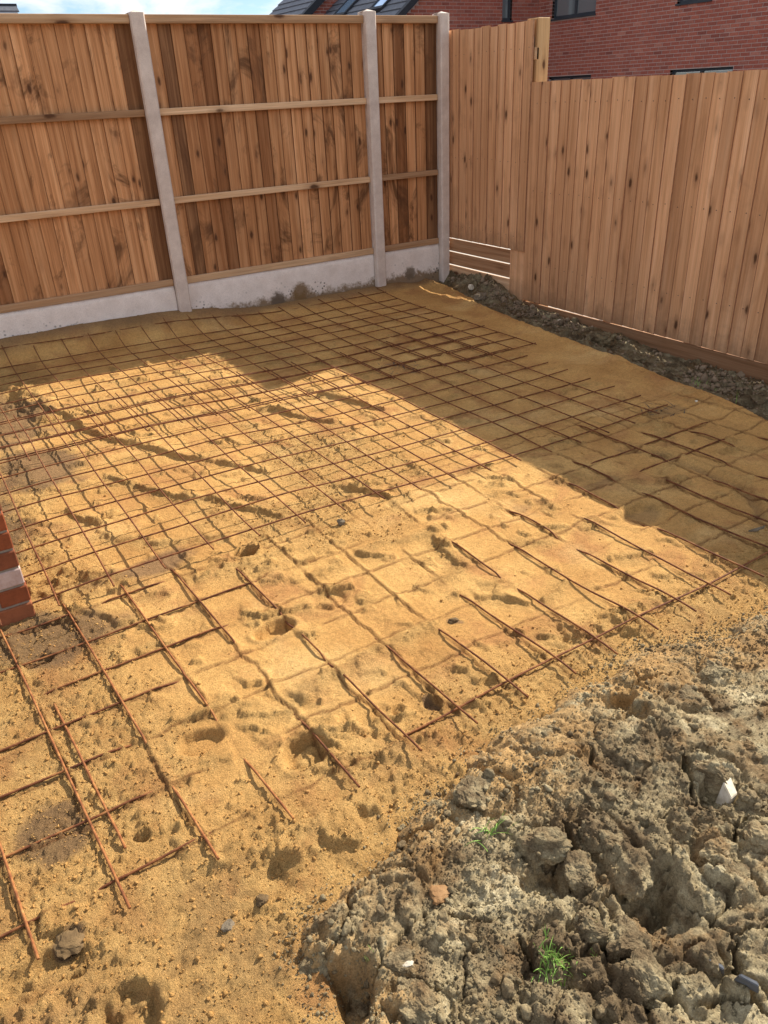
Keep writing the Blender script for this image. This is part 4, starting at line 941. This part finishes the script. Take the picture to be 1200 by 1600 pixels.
S = math.tan(R(37.0))
def roof_courses(t, ox, oz, y0, y1, length, mt, skip=()):
    """slate courses running along y on a slope that climbs towards +x from (ox,oz) in t's frame"""
    step = .24; ca, sa = math.cos(R(37)), math.sin(R(37)); k = 0; s = 0.
    while s < length:
        a = s; b = s+step+.04
        def P(u, w): return (ox+u*ca-w*sa, oz+u*sa+w*ca)
        A = P(a, .030); B_ = P(b, .004); C_ = P(b, -.010); D = P(a, .012)
        segs = [(y0, y1)]
        for (h0, h1, g0, g1) in skip:
            if a < g1 and s+step > g0:
                ns = []
                for p, q in segs:
                    if q <= h0 or p >= h1: ns.append((p, q))
                    else: ns += [(p, h0), (h1, q)]
                segs = [x for x in ns if x[1]-x[0] > .01]
        for p, q in segs:
            V = []; F = []; n_ = 0
            for yy in (p, q): V += [(A[0], yy, A[1]), (B_[0], yy, B_[1]), (C_[0], yy, C_[1]), (D[0], yy, D[1])]
            F += [(n_, n_+1, n_+5, n_+4), (n_+3, n_, n_+4, n_+7), (n_, n_+3, n_+2, n_+1), (n_+4, n_+5, n_+6, n_+7), (n_+1, n_+2, n_+6, n_+5), (n_+2, n_+3, n_+7, n_+6)]
            link('slate_course', pydata('slate_course', V, F), mt, t)
        s += step; k += 1
def gable_clip(ox, oz, ridge_s):
    def f(u, z):
        top = oz+S*(u-ox) if u < ox+ridge_s else oz+S*(2*ridge_s-(u-ox))
        return z < top-.06
    return f
# house with skylights, gable facing us
t = thing('gabled_house', 'red brick gabled house with slate roof and skylights behind the fence corner', 'house', (0, GY, -.46))
ez = 2.42+.46; ex0 = 10.2
nwin = [(13.89, 14.19, 3.38, 4.9)]
bl = courses(ex0+.25, 19.8, 0, 6.6, nwin, gable_clip(ex0, ez, 4.8))
link('brickwork', boxes_me('brickwork', [(b[0], b[1], .0, .09, b[2], b[3]) for b in bl if b[0] < 15.2]), BR_FAR, t)['kind'] = 'stuff'
hz = S*(4.8); V = [(ex0+.25, .006, 0), (13.89, .006, 0), (13.89, .006, 3.38), (13.89, .006, ez+S*3.69-.08), (ex0+.25, .006, ez+S*.25-.08)]
link('mortar', pydata('mortar', V+[(p[0], .2, p[2]) for p in V], [(0, 1, 3, 4), (9, 8, 6, 5), (0, 4, 9, 5)]), MORTAR, t)
V = [(14.19, .006, 0), (19.5, .006, 0), (19.5, .006, ez), (15., .006, ez+S*4.8-.08), (14.19, .006, ez+S*3.99-.08)]
link('mortar', pydata('mortar', V+[(p[0], .2, p[2]) for p in V], [(0, 1, 2, 3, 4), (5, 9, 8, 7, 6), (4, 0, 5, 9)]), MORTAR, t)
link('mortar', box_me('mortar', 13.89, 14.19, .006, .2, 0, 3.38), MORTAR, t)
window(t, 'Y', 13.89, 14.19, 3.38, 4.9)
sky1 = (1.05, 1.66, 1.35, 2.9); sky2 = (2.88, 3.50, 1.40, 2.95)
roof_courses(t, ex0, ez, -.10, 4.3, 5.9, SLATE, (sky1, sky2))
vg = [(ex0-.05, ez-.10), (ex0+4.8, ez+S*4.8-.06), (ex0+4.8, ez+S*4.8+.10), (ex0-.05, ez+.06)]
link('verge_board', pydata('verge_board', [(x, -.14, z) for x, z in vg]+[(x, -.005, z) for x, z in vg], BOXF), FASCIA, t)
link('eaves_board', box_me('eaves_board', ex0-.06, ex0, 0, 4.3, ez-.12, ez+.02), FASCIA, t)
link('side_wall', box_me('side_wall', ex0+.26, ex0+.4, .21, 4.3, 0, ez+.1), BR_FAR, t)
link('far_slope', pydata('far_slope', [(ex0+4.8, -.1, ez+S*4.8), (ex0+4.8, 4.3, ez+S*4.8), (ex0+9.6, 4.3, ez), (ex0+9.6, -.1, ez)], [(0, 3, 2, 1)]), SLATE, t)
ca, sa = math.cos(R(37)), math.sin(R(37))
for (h0, h1, g0, g1) in (sky1, sky2):
    def slab(u0, u1, y0, y1, w0, w1):
        c = [(u0, w0), (u1, w0), (u1, w1), (u0, w1)]; q = [(ex0+u*ca-w*sa, ez+u*sa+w*ca) for u, w in c]
        return [(x, y0, z) for x, z in q]+[(x, y1, z) for x, z in q]
    V = []; F = []
    for args in ((g0-.06, g0+.03, h0, h1, -.02, .07), (g1-.04, g1, h0, h1, -.02, .07), (g0+.03, g1-.04, h0, h0+.06, -.02, .07), (g0+.03, g1-.04, h1-.06, h1, -.02, .07)):
        n_ = len(V); V += slab(*args); F += [tuple(i+n_ for i in q) for q in BOXF]
    f = link('skylight', pydata('skylight', V, F), FASCIA, t)
    link('pane', pydata('pane', slab(g0+.03, g1-.04, h0+.06, h1-.06, .04, .05), BOXF), SKYGL, f)
# house beyond
t = thing('slate_roofed_house', 'far brick house with plain grey slate roof stepping up behind the skylight roof', 'house', (0, 21.0, -.46))
ox, oz = 9.95, 2.68+.46
bl = courses(ox+.25, 14.5, 2.4, 7.2, (), gable_clip(ox, oz, 6.))
link('brickwork', boxes_me('brickwork', [(b[0], b[1], .0, .09, b[2], b[3]) for b in bl]), BR_FAR, t)['kind'] = 'stuff'
V = [(ox+.25, .006, 0), (14.5, .006, 0), (14.5, .006, oz+S*4.55-.08), (ox+.25, .006, oz+S*.25-.08)]
link('mortar', pydata('mortar', V+[(p[0], .2, p[2]) for p in V], BOXF), MORTAR, t)
roof_courses(t, ox, oz, -.10, 2.72, 6.2, SLATE)
vg = [(ox-.05, oz-.16), (ox+4.9, oz+S*4.95-.12), (ox+4.9, oz+S*4.95+.06), (ox-.05, oz+.05)]
link('verge_board', pydata('verge_board', [(x, -.16, z) for x, z in vg]+[(x, -.005, z) for x, z in vg], BOXF), FASCIA, t)
link('side_wall', box_me('side_wall', ox+.26, ox+.4, .21, 2.7, 0, oz+.1), BR_FAR, t)
# roof far off at the top left
t = thing('distant_house', 'distant house at the top left whose grey roof corner shows over the fence', 'house', (0, 30, -.46))
link('wall', box_me('wall', -4, 5.3, .3, 8, 0, 4.0), BR_FAR, t)
for k in range(9):
    y0 = k*.34; z0 = 2.98+k*.24; zt = z0+.25; xe = 5.64*(1+y0/30)
    link('slate_course', pydata('slate_course', [(-4.3, y0, z0), (xe, y0, z0), (xe, y0+.36, zt), (-4.3, y0+.36, zt), (-4.3, y0, z0+.05), (xe, y0, z0+.05), (xe, y0+.36, zt+.012), (-4.3, y0+.36, zt+.012)], BOXF), SLATE, t)
link('ridge', box_me('ridge', -4.3, 6.17, 2.98, 3.2, 4.99, 5.17), FASCIA, t)

# ------------------------------------------------------------ single stones and scraps
def rock(name, label, cat, x, y, hf, r, sc, mt, seed, rot=(0, 0, 0), sink=.36, sub=1, amp=.22):
    rs = np.random.RandomState(seed); V, F = clod_verts(4, seed+500, sc); W2 = V*r
    me = pydata(name, W2, [tuple(f) for f in F.tolist()]); z = float(hf(np.array([x]), np.array([y]))[0])
    o = link(name, me, mt); o.location = (x, y, z+r*sc[2]*(1-2*sink)); o.rotation_euler = [R(a) for a in rot]; tag(o, label, cat); return o
rock('stone', 'flat orange brown stone on grey clay crumbs below the bottom of the mesh', 'stone', .609, .871, clay_h, .026, (1.2, .9, .35), STONE_O, 41, (8, 12, 20))
rock('stone', 'angular blue grey stone in the sand at lower left', 'stone', .205, 1.073, sand_h, .014, (1.1, .85, .6), STONE_G, 42, (10, 5, 30))
rock('clay_clod', 'dark wet clod with a notched top in the sand, right of the blue grey stone', 'clod', .29, 1.087, sand_h, .016, (1.1, .9, .8), STONE_D, 43, (0, 10, 60))
rock('stone_chip', 'small pale oval chip lying on the clay at the bottom', 'stone', .466, .772, clay_h, .009, (1.3, .8, .4), STONE_W, 44)
rock('clay_clod', 'round dark brown clod pressed flat into the sand near the bottom left bar ends', 'clod', -.088, 1.24, sand_h, .036, (1., .95, .35), STONE_D, 45, (0, 0, 0), .45)
rock('clay_clod', 'small dark clod sunk in the lit sand above the bottom mesh edge', 'clod', 1.251, 1.672, sand_h, .017, (1.3, .8, .55), STONE_D, 46)
rock('clay_clod', 'knob of dark earth standing up by the lit mesh corner', 'clod', 1.262, 2.455, sand_h, .018, (1., .9, 1.3), EARTH, 47, sink=.1)
rock('stone', 'white lump of mortar on the rubble by the corner post', 'stone', 4.24, 5.42, soil_h, .030, (1., .8, .9), STONE_W, 48, sink=.1)
rock('stone', 'grey slab of stone leaning on the rubble below the horizontal boards', 'stone', 4.16, 5.2, soil_h, .06, (1.2, .9, .45), STONE_G, 49, (20, -15, 30), .1)
rock('stone', 'pale pebble on the soil at the foot of the long right fence', 'stone', 4.30, 4.38, soil_h, .022, (1.2, .9, .7), STONE_W, 50, sink=.1)
rock('clay_clod', 'large dark clod lying against the right gravel board', 'clod', 4.12, 3.80, soil_h, .085, (1.5, 1.2, .7), SOIL, 51, sub=1, sink=.25)
rock('clay_clod', 'second dark clod against the right gravel board, nearer the frame edge', 'clod', 4.08, 3.42, soil_h, .06, (1.3, 1.1, .7), SOIL, 52, sub=1, sink=.25)
rock('stone', 'white speck of stone on shaded sand near the right fence', 'stone', 3.52, 2.50, sand_h, .008, (1.2, .9, .6), STONE_W, 53, sink=.1)
# cut block of pale stone sticking out of the clay
import bmesh
def chunk(name, pts_bot, pts_top, mt, label, cat, loc, rot):
    n = len(pts_bot); V = list(pts_bot)+list(pts_top); F = [tuple(reversed(range(n))), tuple(range(n, 2*n))]+[(i, (i+1) % n, n+(i+1) % n, n+i) for i in range(n)]
    bm = bmesh.new(); vs = [bm.verts.new(v) for v in V]
    for f in F: bm.faces.new([vs[i] for i in f])
    bmesh.ops.bevel(bm, geom=list(bm.edges), offset=.0018, segments=2, affect='EDGES')
    me = bpy.data.meshes.new(name); bm.to_mesh(me); bm.free()
    o = link(name, me, mt); o.location = loc; o.rotation_euler = [R(a) for a in rot]; tag(o, label, cat); return o
zc = float(clay_h(np.array([1.325]), np.array([.70]))[0])
chunk('stone_block', [(-.016, -.012, -.03), (.014, -.014, -.03), (.034, .018, -.03), (.004, .022, -.03)], [(-.014, -.010, .030), (.012, -.012, .034), (.042, .022, .040), (.012, .026, .036)], STONE_W, 'cream broken stone block sticking out of the clay at the right', 'stone', (1.335, .69, zc+.012), (6, 8, 10))
for lx, ly, ll, lb in ((.968, .445, .020, 'upper blue slate shard sticking out of the clay at bottom right'), (.975, .385, .024, 'lower blue slate shard with a lit edge at bottom right')):
    zc = float(clay_h(np.array([lx]), np.array([ly]))[0])
    chunk('slate_shard', [(-ll, -.004, -.02), (ll, -.006, -.02), (ll*.9, .005, -.02), (-ll*.8, .004, -.02)], [(-ll*.7, -.003, .022), (ll*.8, -.004, .014), (ll*.7, .004, .014), (-ll*.6, .003, .022)], SLATEC, lb, 'slate shard', (lx, ly, zc+.012), (18, 0, -62))
zt_ = float(sand_h(np.array([2.54]), np.array([1.46]))[0])
chunk('bent_scrap', [(-.035, -.006, 0), (0, -.012, 0), (.04, .0, 0), (.0, .0, 0)], [(-.035, -.005, .010), (0, -.011, .006), (.045, .0, .018), (.0, .001, .008)], STONE_G, 'grey scrap of curled plastic on shaded sand by the right edge bars', 'scrap', (2.55, 1.46, zt_+.002), (0, 0, -20))

# ------------------------------------------------------------ grass and twigs
def tuft(name, label, x, y, hf, n, ln, spread, mt, seed, cat='grass tuft', flat_=.5, w0=.0016, low=.2):
    rs = random.Random(seed); V = []; F = []
    z0 = float(hf(np.array([x]), np.array([y]))[0])
    for k in range(n):
        bx, by = rs.gauss(0, spread), rs.gauss(0, spread); a = rs.uniform(0, 2*math.pi); L_ = ln*rs.uniform(.5, 1.2); lean = rs.uniform(low, 1)*flat_; w = w0*rs.uniform(.7, 1.2)
        bz = float(hf(np.array([x+bx]), np.array([y+by]))[0])-z0; n0 = len(V); segs = 5
        for s in range(segs+1):
            u = s/segs; r = L_*lean*u*(1+.3*u); zz = bz-.003+L_*u*math.sqrt(max(.05, 1-lean*lean))*(1-.45*u*u*lean*1.8); ww = w*(1-u*.92)
            cx, cy = bx+r*math.cos(a), by+r*math.sin(a)
            V += [(cx-ww*math.sin(a), cy+ww*math.cos(a), zz), (cx+ww*math.sin(a), cy-ww*math.cos(a), zz+.0005)]
        for s in range(segs): q = n0+2*s; F.append((q, q+1, q+3, q+2))
    o = link(name, pydata(name, V, F, True), mt); o.location = (x, y, z0); tag(o, label, cat); return o
tuft('grass_tuft', 'bright green grass tuft on a clay mound at bottom right', .716, .625, clay_h, 130, .036, .018, GRASS, 61, flat_=.75, w0=.0017)
tuft('grass_tuft', 'small yellowish tuft on the rust brown clod beside the bright tuft', .835, .625, clay_h, 22, .02, .012, DRY, 62, flat_=.7, w0=.0009)
tuft('grass_sprig', 'long thin grass blades sprawling over clay below the mesh edge', .79, .91, clay_h, 16, .075, .016, GRASS, 63, flat_=.85, w0=.0017)
tuft('grass_sprig', 'tiny green sprig among crumbs at the bottom centre', .414, .826, clay_h, 7, .024, .006, GRASS, 64, flat_=.8, w0=.0009)
tuft('grass_sprig', 'tiny green shoot in the crevice between two clods at bottom right', .80, .60, clay_h, 10, .016, .004, GRASS, 65, flat_=.6, w0=.0009)
tuft('grass_sprig', 'lone upright grass stem in the dark soil by the right fence', 3.92, 2.52, soil_h, 3, .13, .004, GRASS, 66, flat_=.15, w0=.0022)
tuft('weed', 'short dark weeds on the soil at the foot of the right fence', 4.02, 2.85, soil_h, 26, .05, .06, GRASS, 67, 'weeds', .5, .002)
tuft('root_debris', 'tangle of brown roots on the shaded sand at the mesh corner', 3.30, 2.52, sand_h, 34, .07, .05, STONE_B, 68, 'root tangle', .995, .0032, .97)
tuft('root_debris', 'tangle of brown roots on the shaded mesh near the fence corner', 2.62, 4.05, sand_h, 34, .07, .06, STONE_B, 69, 'root tangle', .995, .0036, .97)
